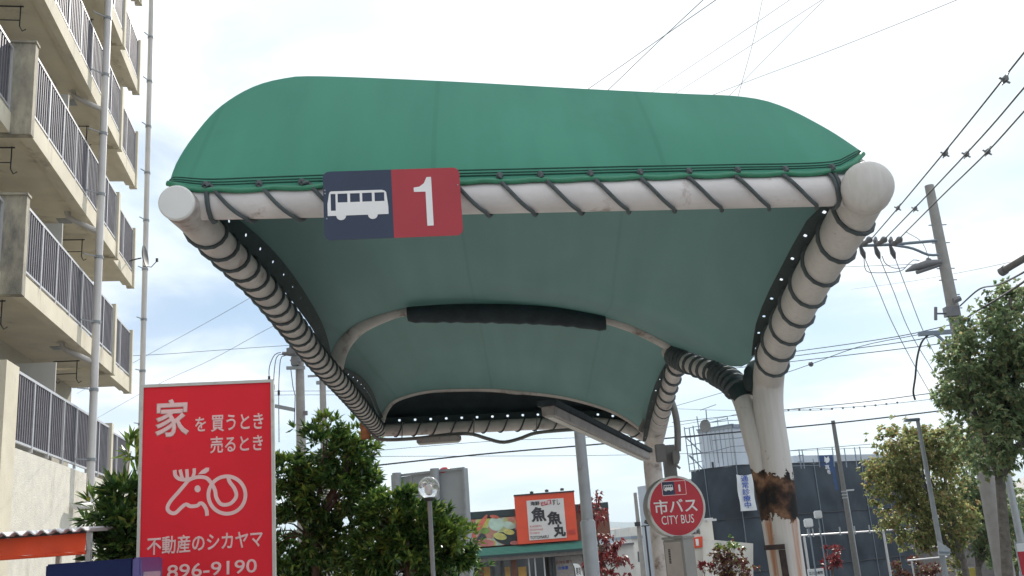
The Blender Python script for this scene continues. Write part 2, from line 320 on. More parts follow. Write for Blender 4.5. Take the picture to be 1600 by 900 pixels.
def membrane_mat():
    m = mat('canopy_membrane', (0.066, 0.235, 0.165), 0.7, 0, 0.05, 1.2, 0.06, 6, (0.06, 0.21, 0.147), 0.12, 1.5, spec=0.12)
    t = m.node_tree; b = t.nodes['Principled BSDF']; o = t.nodes['Material Output']
    src = b.inputs['Base Color'].links[0].from_socket
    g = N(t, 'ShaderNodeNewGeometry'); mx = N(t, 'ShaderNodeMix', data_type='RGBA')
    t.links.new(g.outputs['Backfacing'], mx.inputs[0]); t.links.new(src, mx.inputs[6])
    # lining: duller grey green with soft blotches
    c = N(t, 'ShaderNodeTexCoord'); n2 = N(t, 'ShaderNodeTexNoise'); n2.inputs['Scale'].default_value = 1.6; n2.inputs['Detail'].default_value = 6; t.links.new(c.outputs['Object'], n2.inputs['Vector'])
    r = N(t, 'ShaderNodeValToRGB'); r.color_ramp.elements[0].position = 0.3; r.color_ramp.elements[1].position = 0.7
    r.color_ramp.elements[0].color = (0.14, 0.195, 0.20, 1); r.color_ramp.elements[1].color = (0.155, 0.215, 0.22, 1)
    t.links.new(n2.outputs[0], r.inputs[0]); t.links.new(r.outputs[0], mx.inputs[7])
    # welded panel joints across the roof, and streaky grime
    sx = N(t, 'ShaderNodeSeparateXYZ'); t.links.new(c.outputs['Object'], sx.inputs[0])
    d1 = N(t, 'ShaderNodeMath', operation='DIVIDE'); d1.inputs[1].default_value = 1.02; t.links.new(sx.outputs[0], d1.inputs[0])
    d2 = N(t, 'ShaderNodeMath', operation='FRACT'); t.links.new(d1.outputs[0], d2.inputs[0])
    d3 = N(t, 'ShaderNodeMath', operation='LESS_THAN'); d3.inputs[1].default_value = 0.022; t.links.new(d2.outputs[0], d3.inputs[0])
    mp = N(t, 'ShaderNodeMapping'); mp.inputs['Scale'].default_value = (5.0, 0.5, 0.9); t.links.new(c.outputs['Object'], mp.inputs[0])
    n4 = N(t, 'ShaderNodeTexNoise'); n4.inputs['Scale'].default_value = 1.0; n4.inputs['Detail'].default_value = 7; t.links.new(mp.outputs[0], n4.inputs['Vector'])
    g4 = N(t, 'ShaderNodeMapRange'); g4.inputs[1].default_value = 0.3; g4.inputs[2].default_value = 0.7; g4.inputs[3].default_value = 0.91; g4.inputs[4].default_value = 1.06; t.links.new(n4.outputs[0], g4.inputs[0])
    f4 = N(t, 'ShaderNodeMath', operation='MULTIPLY_ADD'); f4.inputs[1].default_value = -0.09; t.links.new(d3.outputs[0], f4.inputs[0]); t.links.new(g4.outputs[0], f4.inputs[2])
    mu = N(t, 'ShaderNodeMix', data_type='RGBA', blend_type='MULTIPLY'); mu.inputs[0].default_value = 1; t.links.new(mx.outputs[2], mu.inputs[6]); t.links.new(f4.outputs[0], mu.inputs[7]); t.links.new(mu.outputs[2], b.inputs['Base Color'])
    tl = N(t, 'ShaderNodeBsdfTranslucent'); tl.inputs[0].default_value = (0.008, 0.021, 0.018, 1)
    ms = N(t, 'ShaderNodeAddShader'); t.links.new(b.outputs[0], ms.inputs[0]); t.links.new(tl.outputs[0], ms.inputs[1]); t.links.new(ms.outputs[0], o.inputs[0])
    return m
M['membrane'] = membrane_mat()

def column_mat():                              # white paint, flaked off down to rust in one band, with rust runs below it
    m = bpy.data.materials.new('column_paint'); m.use_nodes = True; t = m.node_tree; b = t.nodes['Principled BSDF']; b.inputs['Roughness'].default_value = 0.5
    g = N(t, 'ShaderNodeNewGeometry'); s = N(t, 'ShaderNodeSeparateXYZ'); t.links.new(g.outputs['Position'], s.inputs[0])
    n = N(t, 'ShaderNodeTexNoise'); n.inputs['Scale'].default_value = 5; n.inputs['Detail'].default_value = 9; n.inputs['Roughness'].default_value = 0.68; t.links.new(g.outputs['Position'], n.inputs['Vector'])
    zz = N(t, 'ShaderNodeMath', operation='MULTIPLY_ADD'); zz.inputs[1].default_value = 0.46; t.links.new(n.outputs[0], zz.inputs[0]); t.links.new(s.outputs[2], zz.inputs[2])
    lo = N(t, 'ShaderNodeMath', operation='GREATER_THAN'); lo.inputs[1].default_value = 1.87; t.links.new(zz.outputs[0], lo.inputs[0])
    hi = N(t, 'ShaderNodeMath', operation='LESS_THAN'); hi.inputs[1].default_value = 2.185; t.links.new(zz.outputs[0], hi.inputs[0])
    band = N(t, 'ShaderNodeMath', operation='MULTIPLY'); t.links.new(lo.outputs[0], band.inputs[0]); t.links.new(hi.outputs[0], band.inputs[1])
    # runs
    mp = N(t, 'ShaderNodeMapping'); mp.inputs['Scale'].default_value = (14, 14, 0.7); t.links.new(g.outputs['Position'], mp.inputs[0])
    n2 = N(t, 'ShaderNodeTexNoise'); n2.inputs['Scale'].default_value = 1.0; n2.inputs['Detail'].default_value = 5; t.links.new(mp.outputs[0], n2.inputs['Vector'])
    run = N(t, 'ShaderNodeMapRange', interpolation_type='SMOOTHSTEP'); run.inputs[1].default_value = 0.47; run.inputs[2].default_value = 0.62; t.links.new(n2.outputs[0], run.inputs[0])
    below = N(t, 'ShaderNodeMapRange'); below.inputs[1].default_value = 1.72; below.inputs[2].default_value = 1.62; below.inputs[3].default_value = 0.0; below.inputs[4].default_value = 0.85; t.links.new(s.outputs[2], below.inputs[0])
    rb = N(t, 'ShaderNodeMath', operation='MULTIPLY'); t.links.new(run.outputs[0], rb.inputs[0]); t.links.new(below.outputs[0], rb.inputs[1])
    nc = N(t, 'ShaderNodeTexNoise'); nc.inputs['Scale'].default_value = 9; nc.inputs['Detail'].default_value = 6; t.links.new(g.outputs['Position'], nc.inputs['Vector'])
    ru = N(t, 'ShaderNodeValToRGB'); e = ru.color_ramp.elements; e[0].position = 0.42; e[0].color = (0.010, 0.009, 0.010, 1); e[1].position = 0.66; e[1].color = (0.24, 0.13, 0.075, 1)
    k = e.new(0.54); k.color = (0.075, 0.038, 0.024, 1); t.links.new(nc.outputs[0], ru.inputs[0])
    pn = N(t, 'ShaderNodeTexNoise'); pn.inputs['Scale'].default_value = 3; pn.inputs['Detail'].default_value = 6; t.links.new(mp.outputs[0], pn.inputs['Vector'])
    pr = N(t, 'ShaderNodeValToRGB'); pr.color_ramp.elements[0].position = 0.3; pr.color_ramp.elements[0].color = (0.50, 0.47, 0.44, 1); pr.color_ramp.elements[1].position = 0.6; pr.color_ramp.elements[1].color = (0.56, 0.53, 0.51, 1); t.links.new(pn.outputs[0], pr.inputs[0])
    sp = N(t, 'ShaderNodeTexNoise'); sp.inputs['Scale'].default_value = 9; sp.inputs['Detail'].default_value = 8; sp.inputs['Roughness'].default_value = 0.7; t.links.new(g.outputs['Position'], sp.inputs['Vector'])
    sr = N(t, 'ShaderNodeMapRange', interpolation_type='SMOOTHSTEP'); sr.inputs[1].default_value = 0.63; sr.inputs[2].default_value = 0.72; t.links.new(sp.outputs[0], sr.inputs[0])
    sm = N(t, 'ShaderNodeMix', data_type='RGBA'); t.links.new(sr.outputs[0], sm.inputs[0]); t.links.new(pr.outputs[0], sm.inputs[6]); sm.inputs[7].default_value = (0.24, 0.12, 0.07, 1)
    m1 = N(t, 'ShaderNodeMix', data_type='RGBA'); t.links.new(rb.outputs[0], m1.inputs[0]); t.links.new(sm.outputs[2], m1.inputs[6]); m1.inputs[7].default_value = (0.36, 0.13, 0.04, 1)
    m2 = N(t, 'ShaderNodeMix', data_type='RGBA'); t.links.new(band.outputs[0], m2.inputs[0]); t.links.new(m1.outputs[2], m2.inputs[6]); t.links.new(ru.outputs[0], m2.inputs[7])
    t.links.new(m2.outputs[2], b.inputs['Base Color'])
    inv = N(t, 'ShaderNodeMath', operation='SUBTRACT'); inv.inputs[0].default_value = 1; t.links.new(band.outputs[0], inv.inputs[1])
    bp = N(t, 'ShaderNodeBump'); bp.inputs['Strength'].default_value = 0.6; bp.inputs['Distance'].default_value = 0.01; t.links.new(inv.outputs[0], bp.inputs['Height']); t.links.new(bp.outputs[0], b.inputs['Normal'])
    rr = N(t, 'ShaderNodeMapRange'); rr.inputs[3].default_value = 0.45; rr.inputs[4].default_value = 0.9; t.links.new(band.outputs[0], rr.inputs[0]); t.links.new(rr.outputs[0], b.inputs['Roughness'])
    return m
M['column'] = column_mat()

def dishes_mat():                              # food photograph on the shop banner, reduced to coloured slices and rolls
    m = bpy.data.materials.new('food_banner'); m.use_nodes = True; t = m.node_tree; b = t.nodes['Principled BSDF']; b.inputs['Roughness'].default_value = 0.5
    c = N(t, 'ShaderNodeTexCoord'); v = N(t, 'ShaderNodeTexVoronoi'); v.inputs['Scale'].default_value = 1.5; v.feature = 'SMOOTH_F1'; v.inputs['Smoothness'].default_value = 0.25; t.links.new(c.outputs['Object'], v.inputs['Vector'])
    r = N(t, 'ShaderNodeValToRGB'); r.color_ramp.interpolation = 'LINEAR'; e = r.color_ramp.elements
    cols = [(0.06, (0.03, 0.05, 0.06)), (0.22, (0.50, 0.16, 0.12)), (0.38, (0.30, 0.34, 0.28)), (0.52, (0.42, 0.50, 0.45)), (0.66, (0.46, 0.45, 0.10)), (0.8, (0.52, 0.22, 0.20)), (0.94, (0.08, 0.18, 0.06))]
    e[0].position, e[0].color = cols[0][0], (*cols[0][1], 1); e[1].position, e[1].color = cols[-1][0], (*cols[-1][1], 1)
    for p, q in cols[1:-1]: k = e.new(p); k.color = (*q, 1)
    s = N(t, 'ShaderNodeSeparateColor'); t.links.new(v.outputs['Color'], s.inputs[0]); t.links.new(s.outputs[0], r.inputs[0])
    n = N(t, 'ShaderNodeTexNoise'); n.inputs['Scale'].default_value = 7; t.links.new(c.outputs['Object'], n.inputs['Vector'])
    mr = N(t, 'ShaderNodeMapRange'); mr.inputs[3].default_value = 0.6; mr.inputs[4].default_value = 1.3; t.links.new(n.outputs[0], mr.inputs[0])
    mm = N(t, 'ShaderNodeMix', data_type='RGBA', blend_type='MULTIPLY'); mm.inputs[0].default_value = 1; t.links.new(r.outputs[0], mm.inputs[6]); t.links.new(mr.outputs[0], mm.inputs[7]); t.links.new(mm.outputs[2], b.inputs['Base Color'])
    return m
M['dishes'] = dishes_mat()
def globe_mat():
    m = bpy.data.materials.new('clear_globe'); m.use_nodes = True; b = m.node_tree.nodes['Principled BSDF']
    b.inputs['Base Color'].default_value = (0.9, 0.93, 0.95, 1); b.inputs['Roughness'].default_value = 0.06; b.inputs['Transmission Weight'].default_value = 0.75; b.inputs['IOR'].default_value = 1.25
    return m
M['globe'] = globe_mat()

# ------------------------------------------------------------------ writing
def text(name, body, mt, parent, pl, box, off, bold=0.0, vertical=False, shear=0.0, spacing=1.0):
    """box = pixel box (x0, y0, x1, y1) where the writing stands; it is fitted to it on the plane pl."""
    cu = bpy.data.curves.new(name, 'FONT'); cu.body = '\n'.join(body) if vertical else body
    cu.bevel_depth = bold; cu.bevel_resolution = 0; cu.shear = shear; cu.space_character = spacing; cu.resolution_u = 3
    if vertical: cu.align_x = 'CENTER'; cu.space_line = 1.0
    ob = bpy.data.objects.new(name, cu); COL.objects.link(ob); bpy.context.view_layer.update()
    me = bpy.data.meshes.new_from_object(ob.evaluated_get(bpy.context.evaluated_depsgraph_get()))
    bpy.data.objects.remove(ob); bpy.data.curves.remove(cu)
    n = len(me.vertices); a = np.zeros(n * 3); me.vertices.foreach_get('co', a); a = a.reshape(-1, 3)
    x0, y0, x1, y1 = box; cx, cy = (x0 + x1) / 2, (y0 + y1) / 2
    u0 = pl.uv(x0, cy, off)[0]; u1 = pl.uv(x1, cy, off)[0]; v0 = pl.uv(cx, y1, off)[1]; v1 = pl.uv(cx, y0, off)[1]
    mn, mxx = a.min(0), a.max(0)
    o = WORLD[parent.name]
    pts = np.zeros_like(a)
    for i in range(n):
        u = u0 + (a[i, 0] - mn[0]) / (mxx[0] - mn[0]) * (u1 - u0); v = v0 + (a[i, 1] - mn[1]) / (mxx[1] - mn[1]) * (v1 - v0)
        pts[i] = pl.pt(u, v, off + (a[i, 2] / bold * 0.0012 if bold else 0)) - o
    me.vertices.foreach_set('co', pts.ravel()); me.name = name; me.materials.clear(); me.materials.append(mt); me.update()
    return link(bpy.data.objects.new(name, me), parent)
def rounded(u0, v0, u1, v1, r, n=6):
    o = []
    for cx, cy, a0 in ((u1 - r, v1 - r, 0), (u0 + r, v1 - r, 90), (u0 + r, v0 + r, 180), (u1 - r, v0 + r, 270)):
        for k in range(n + 1): a = rad(a0 + 90 * k / n); o.append((cx + r * math.cos(a), cy + r * math.sin(a)))
    return o
def bus_symbol(name, mt, parent, pl, box, off, th=0.0015):
    x0, y0, x1, y1 = box; cx, cy = (x0 + x1) / 2, (y0 + y1) / 2
    u0 = pl.uv(x0, cy, off)[0]; u1 = pl.uv(x1, cy, off)[0]; v0 = pl.uv(cx, y1, off)[1]; v1 = pl.uv(cx, y0, off)[1]
    f = lambda L: [(u0 + x * (u1 - u0), v0 + y * (v1 - v0)) for x, y in L]
    mb = MB()
    W = [(0.055, 0.135), (0.17, 0.33), (0.375, 0.535), (0.575, 0.735), (0.78, 0.94)]; top, sill, low = 0.885, 0.59, 0.32
    polys = [[(0.03, top), (0.03 + 0.01, 0.94), (0.06, 0.97), (0.9, 0.97), (0.95, 0.94), (0.975, top)]]      # roof
    prev = None
    polys.append([(0.0, 0.15), (0.0, 0.55), (0.03, top), (0.055, top), (0.055, low), (0.055, 0.15)])          # nose
    polys.append([(0.055, 0.15), (0.055, low), (0.135, low), (0.135, 0.15)])
    polys.append([(0.135, 0.15), (0.135, top), (0.17, top), (0.17, 0.15)])
    polys.append([(0.17, 0.15), (0.17, sill), (0.94, sill), (0.94, 0.15)])
    for a, b in ((0.33, 0.375), (0.535, 0.575), (0.735, 0.78)): polys.append([(a, sill), (a, top), (b, top), (b, sill)])
    polys.append([(0.94, 0.15), (0.94, top), (0.975, top), (1.0, 0.4), (1.0, 0.15)])
    for c in (0.22, 0.74):
        polys.append([(c + 0.08 * math.cos(rad(a)), 0.15 + 0.15 * math.sin(rad(a))) for a in range(180, 361, 15)])
    for q in polys: mb.prism(f(q), pl, off, off + th)
    return mb.build(name, mt, parent)

# ------------------------------------------------------------------ ground, hills
def make_ground():
    ys = [-80, -40, -10, 0, 4, 10, 20, 30, 46, 70, 120, 300, 1000, 6000, 12000]; xs = [-12000, -3000, -600, -150, -40, -15, -5, 0, 5, 15, 40, 150, 600, 3000, 12000]
    g = MB(); g.grid([[(x, y, ground_z(y)) for x in xs] for y in ys]); g.f = [q[::-1] for q in g.f] if False else g.f
    tag(g.build('ground', M['asphalt'], smooth=False, fix=False), kind='structure')
    p = MB(); ys = np.linspace(-6, 40, 24)
    top = [[(-4.6, y, ground_z(y) + 0.12), (2.35 + 0.0 * y, y, ground_z(y) + 0.12)] for y in ys]
    p.grid(top); p.grid([[(r[1][0], r[1][1], r[1][2]), (r[1][0], r[1][1], r[1][2] - 0.13)] for r in top]); p.grid([[(r[0][0], r[0][1], r[0][2] - 0.13), (r[0][0], r[0][1], r[0][2])] for r in top])
    tag(p.build('pavement', M['paving']), kind='structure')
    h = MB(); n = 160; rows = []
    for j, (yy, k) in enumerate(((3600, 0), (4200, 0.55), (4800, 1.0), (5600, 0.6), (6400, 0))):
        row = []
        for i in range(n):
            x = -5000 + 10000 * i / (n - 1)
            hh = 72 + 20 * math.sin(x / 310 + 1) + 14 * math.sin(x / 130) + 6 * math.sin(x / 47 + 2) + 10 * math.sin(x / 700)
            row.append((x, yy + 160 * math.sin(x / 500), -4.2 + k * max(hh, 20)))
        rows.append(row)
    h.grid(rows); tag(h.build('hills', M['hill'], smooth=True), kind='structure')
make_ground()

# ------------------------------------------------------------------ apartment building on the left
def apartment():
    a = rad(11.5); E = Vector((-math.sin(a), math.cos(a), 0)); Nn = Vector((math.cos(a), math.sin(a), 0)); Z = Vector((0, 0, 1))
    O = P(24, 640, 15); O.z = 0; AX = (E, Nn, Z)
    Q = lambda t, n, z: O + E * t + Nn * n + Z * z
    B = thing('apartment_building', 'cream concrete apartment block with railed balconies on every floor', 'apartment building', Q(0, 0, ground_z(15)))
    def bx(mb, t0, t1, n0, n1, z0, z1): mb.box(Q((t0 + t1) / 2, (n0 + n1) / 2, (z0 + z1) / 2), (t1 - t0, n1 - n0, z1 - z0), AX)
    TOP = 4.87; H = 2.77; NF = 7; T0 = -16.0; TE = 9.62; F2 = 7.0; REC = -1.45
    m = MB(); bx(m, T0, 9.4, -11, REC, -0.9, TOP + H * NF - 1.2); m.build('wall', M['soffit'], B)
    # ground floor wall
    m = MB(); bx(m, 0.02, TE, -0.24, -0.01, -1.0, TOP - 1.22); m.build('stucco_wall', M['stucco'], B)
    m = MB(); bx(m, T0, -0.1, -0.6, -0.28, -1.0, TOP - 1.22); m.build('stucco_wall', M['stucco'], B)
    m = MB(); bx(m, -0.62, 0.02, -1.44, 0.02, -1.0, TOP + 0.03); m.build('pier', M['cream'], B)
    for k in range(NF):
        zt = TOP + H * k; zs = zt - 1.20; zb = zt - 1.56
        bays = [(T0, -0.13, -0.30), (0.04, F2 - 0.09, 0.0), (F2 + 0.09, TE - 0.12, -0.10)]
        for bi, (t0, t1, n0) in enumerate(bays):
            if k > 0:
                m = MB(); bx(m, t0, t1, n0 - 0.14, n0, zb, zs); bx(m, t0, t1, REC + 0.003, n0 - 0.143, zs - 0.2, zs - 0.05)
                # drip groove strip under the edge and inner soffit lip
                bx(m, t0, t1, n0 - 0.24, n0 - 0.143, zb + 0.05, zs - 0.2)
                m.build('balcony_slab', M['cream'], B)
            # railing: top and bottom rails, posts, slats
            r = MB(); bx(r, t0, t1, n0 - 0.07, n0 - 0.01, zt - 0.045, zt); bx(r, t0, t1, n0 - 0.055, n0 - 0.015, zs + 0.07, zs + 0.105)
            n = max(2, round((t1 - t0) / 0.98))
            for i in range(n + 1):
                t = t0 + 0.03 + (t1 - t0 - 0.06) * i / n; bx(r, t - 0.02, t + 0.02, n0 - 0.06, n0 - 0.008, zs, zt - 0.045)
            rl = r.build('railing', M['rail'], B)
            s = MB(); ns = int((min(t1, 12) - max(t0, -6)) / 0.125)
            for i in range(ns):
                t = max(t0, -6) + 0.09 + i * 0.125; bx(s, t - 0.019, t + 0.019, n0 - 0.05, n0 - 0.022, zs + 0.105, zt - 0.045)
            s.build('slats', M['railslat'], rl)
        # fins
        zl = zb - 0.02 if k > 0 else -0.9
        if k > 0:
            m = MB(); bx(m, -0.13, 0.04, REC, 0.03, zl, zt + 0.10); bx(m, -0.16, 0.06, -0.42, 0.05, zt + 0.10, zt + 0.14); m.build('dividing_fin', M['cream_stained'], B)
        m = MB(); bx(m, F2 - 0.09, F2 + 0.09, -0.30, 0.035, zl if k else zs - 0.02, zt + 0.08); m.build('dividing_fin', M['cream'], B)
        m = MB(); bx(m, TE - 0.12, TE, -0.25, -0.06, zl if k else zs - 0.02, zt + 0.06); m.build('dividing_fin', M['cream'], B)
        # cross walls and partition boards on the balconies
        if k > 0 or True:
            m = MB(); bx(m, 3.05, 3.10, REC + 0.01, -0.22, zs, zt + 0.72); m.build('partition_board', M['frost'], B)
        # sliding windows
        for (t0, t1) in ((-5.4, -2.6), (0.7, 2.7), (3.5, 6.3)):
            g = MB(); bx(g, t0, t1, REC - 0.02, REC + 0.03, zs + 0.02, zs + 2.0)
            fr = g.build('window', M['rail'], B)
            g = MB(); bx(g, t0 + 0.06, (t0 + t1) / 2 - 0.03, REC + 0.02, REC + 0.04, zs + 0.08, zs + 1.94); bx(g, (t0 + t1) / 2 + 0.03, t1 - 0.06, REC + 0.02, REC + 0.04, zs + 0.08, zs + 1.94); g.build('pane', M['glass'], fr)
        # laundry rack hangers under the slab above
        if k < NF - 1:
            zc = zt + H - 1.43
            for t in (-3.4, 0.75, 5.9):
                m = MB(); n1, n2 = -0.95, -0.52
                for nn in (n1, n2):
                    m.tube([Q(t, nn, zc), Q(t, nn, zc - 0.42), Q(t + 0.03, nn + 0.04, zc - 0.5), Q(t + 0.03, nn + 0.1, zc - 0.46)], 0.011, 6)
                m.tube([Q(t, n1, zc - 0.3), Q(t, n2, zc - 0.3)], 0.010, 6); m.tube([Q(t, n1 - 0.05, zc - 0.02), Q(t, n2 + 0.05, zc - 0.02)], 0.014, 6)
                m.build('laundry_hanger', M['dark'], B)
            m = MB(); bx(m, 4.6, 4.9, -0.75, -0.5, zc + 0.018, zc + 0.03); m.build('vent_cover', M['greymetal'], B)
    # drain pipes
    def drain(t, n, z0, z1, r, foot, gutters):
        p = MB(); p.tube([Q(t, n, z1), Q(t, n, z0 + 0.06), Q(t, n, z0)] if not foot else [Q(t, n, z1), Q(t, n, z0 + 0.1), Q(t - 0.03, n, z0 + 0.03), Q(t - 0.12, n - 0.02, z0), Q(t - 0.75, n - 0.06, z0 - 0.02)], r, 14)
        for z in gutters:
            p.tube([Q(t, n - 0.02, z - 0.45), Q(t, n - 0.5, z - 0.2), Q(t, n - 0.62, z - 0.12), Q(t, n - 0.66, z + 0.02)], r * 0.72, 10)
        o = p.build('drain_pipe', M['pvc'], B, smooth='auto')
        zz = z0 + 0.9
        while zz < z1:
            c = MB(); c.tube([Q(t, n, zz - 0.03), Q(t, n, zz + 0.03)], r + 0.012, 14); c.bar(Q(t - r * 0.5, n, zz), Q(t - 0.3, -0.02, zz), 0.02, 0.02); zz += H / 2
            c.build('clamp', M['greymetal'], o)
    drain(4.2, 0.22, 2.95, TOP + H * NF, 0.078, True, [TOP + H * k - 1.40 for k in range(1, NF)])
    drain(10.1, 0.10, ground_z(24), TOP + H * NF + 1, 0.072, False, [])
    # hood over the ground floor openings at the left
    m = MB(); bx(m, -6, -0.3, -1.42, -0.65, 2.2, 2.35); m.build('canopy_slab', M['cream'], B)
    return Q
Q = apartment()
# satellite dish on the drain pipe
c = P(222, 402, 23.6)
t = thing('satellite_dish', 'small grey satellite dish beside the right hand drain pipe of the apartment block', 'satellite dish', c)
m = MB(); ax = Vector((0.99, 0.08, 0.12)).normalized(); s1 = ax.cross(Vector((0, 0, 1))).normalized(); s2 = s1.cross(ax)
rows = []
for i in range(7):
    rr = 0.25 * i / 6; rows.append([c + Vector((0.04, -0.03, 0)) + ax * (rr * rr * 1.0) + (s1 * math.cos(2 * math.pi * k / 24) + s2 * math.sin(2 * math.pi * k / 24) * 1.15) * max(rr, 0.002) for k in range(25)])
m.grid(rows); m.grid([[q - ax * 0.012 for q in r] for r in rows][::-1]); m.build('dish', M['conduit'], t, smooth=True)
m = MB(); m.tube([c + Vector((-0.02, 0, -0.02)), c + Vector((-0.16, 0.02, -0.03)), c + Vector((-0.34, 0.05, -0.06))], 0.018, 8); m.build('mount', M['dark'], t)
m = MB(); m.tube([c + s2 * -0.24, c + ax * 0.2 - s2 * 0.3, c + ax * 0.36 - s2 * 0.16], 0.011, 6); m.box(c + ax * 0.36 - s2 * 0.14, (0.05, 0.05, 0.09)); m.build('feed_arm', M['dark'], t)

# orange awning under the stucco wall
def awning():
    pl = Plane(135, 862, 10.6, 8)
    base = pl.at(141, 905); base.z = ground_z(10.6)
    T = thing('shop_awning', 'orange canvas awning with corrugated sheet top at the foot of the apartment block', 'awning', base)
    u1, v0 = pl.uv(135, 862); v1 = pl.uv(135, 832)[1] - 0.0; uL = -3.2
    m = MB(); n = 60
    rows = []
    for j in range(10):
        f = j / 9
        rows.append([pl.pt(uL + (u1 - uL) * i / n, v0 + (v1 - v0) * f + 0.006 * math.sin(i * 0.8), 0.02 * math.sin(i * 0.55) * (1 - f) + 0.01 * math.sin(i * 1.7 + 1) * (1 - f) + 0.03 * (1 - f)) for i in range(n + 1)])
    m.grid(rows); m.build('valance', M['awning'], T, smooth=True)
    m = MB(); n = 130; rows = []
    for d, dz in ((0.16, 0.0), (-1.5, 0.06)):
        rows.append([pl.pt(uL + (u1 + 0.08 - uL) * i / n, v1 + 0.035 + dz + 0.022 * math.sin(i * 2 * math.pi / 5.2), d) for i in range(n + 1)])
    m.grid(rows); m.grid([[q - Vector((0, 0, 0.012)) for q in r] for r in rows][::-1])
    m.grid([rows[0], [q - Vector((0, 0, 0.012)) for q in rows[0]]]); m.build('corrugated_roof', M['polycarb'], T, smooth='auto')
    m = MB(); m.tube([pl.pt(uL, v0 - 0.012, 0.03), pl.pt(u1, v0 - 0.012, 0.03)], 0.016, 8); m.build('hem_bar', M['awning'], T)
    for uu in (u1 + 0.025, u1 - 0.62, u1 - 0.40):
        m = MB(); d = 0.0 if uu > u1 else -1.1
        b0 = pl.pt(uu, 0, d); m.bar(Vector((b0.x, b0.y, ground_z(b0.y))), pl.pt(uu, v1, d), 0.05, 0.05); m.build('post', M['metal'] if uu > u1 else M['white_wall'], T)
    m = MB(); m.bar(pl.pt(uL, v1 + 0.01, 0.01), pl.pt(u1, v1 + 0.01, 0.01), 0.03, 0.03); m.build('top_bar', M['dark'], T)
awning()

# vending machine in front of the red sign
def vending():
    c = P(206, 872, 7.8); zt = c.z
    th = rad(97); e1 = Vector((math.cos(th), math.sin(th), 0))      # along the front face (receding right)
    e0 = Vector((-math.sin(th) * 1.0, math.cos(th), 0))              # along the navy side, receding left
    pt = lambda a, b, z: Vector((c.x, c.y, 0)) + e1 * a + e0 * b + Vector((0, 0, z))
    zb = ground_z(7.8) + 0.12
    T = thing('vending_machine', 'navy blue vending machine with pale purple front below the red sign', 'vending machine', pt(0, 0, zb))
    ax = (e1, e0, Vector((0, 0, 1)))
    m = MB(); m.box(pt(0.36, 0.325, (zt + zb) / 2), (0.66, 0.65, zt - zb), ax); m.build('cabinet', M['vend'], T, bevel=0.012)
    pf = Plane((c.x, c.y, 0), 0, None, 97)
    nrm = -e0
    m = MB(); m.box(pt(0.36, -0.035, (zt + zb) / 2 + 0.002), (0.70, 0.065, zt - zb), ax); m.build('front_panel', M['vendface'], T, bevel=0.012)
    m = MB(); m.box(pt(0.33, -0.072, zt - 0.42), (0.50, 0.02, 0.62), ax); m.build('display_window', M['vendpanel'], T, bevel=0.006)
    m = MB(); m.box(pt(0.33, -0.072, zb + 0.25), (0.45, 0.02, 0.18), ax); m.build('dispensing_flap', M['dark'], T, bevel=0.006)
vending()

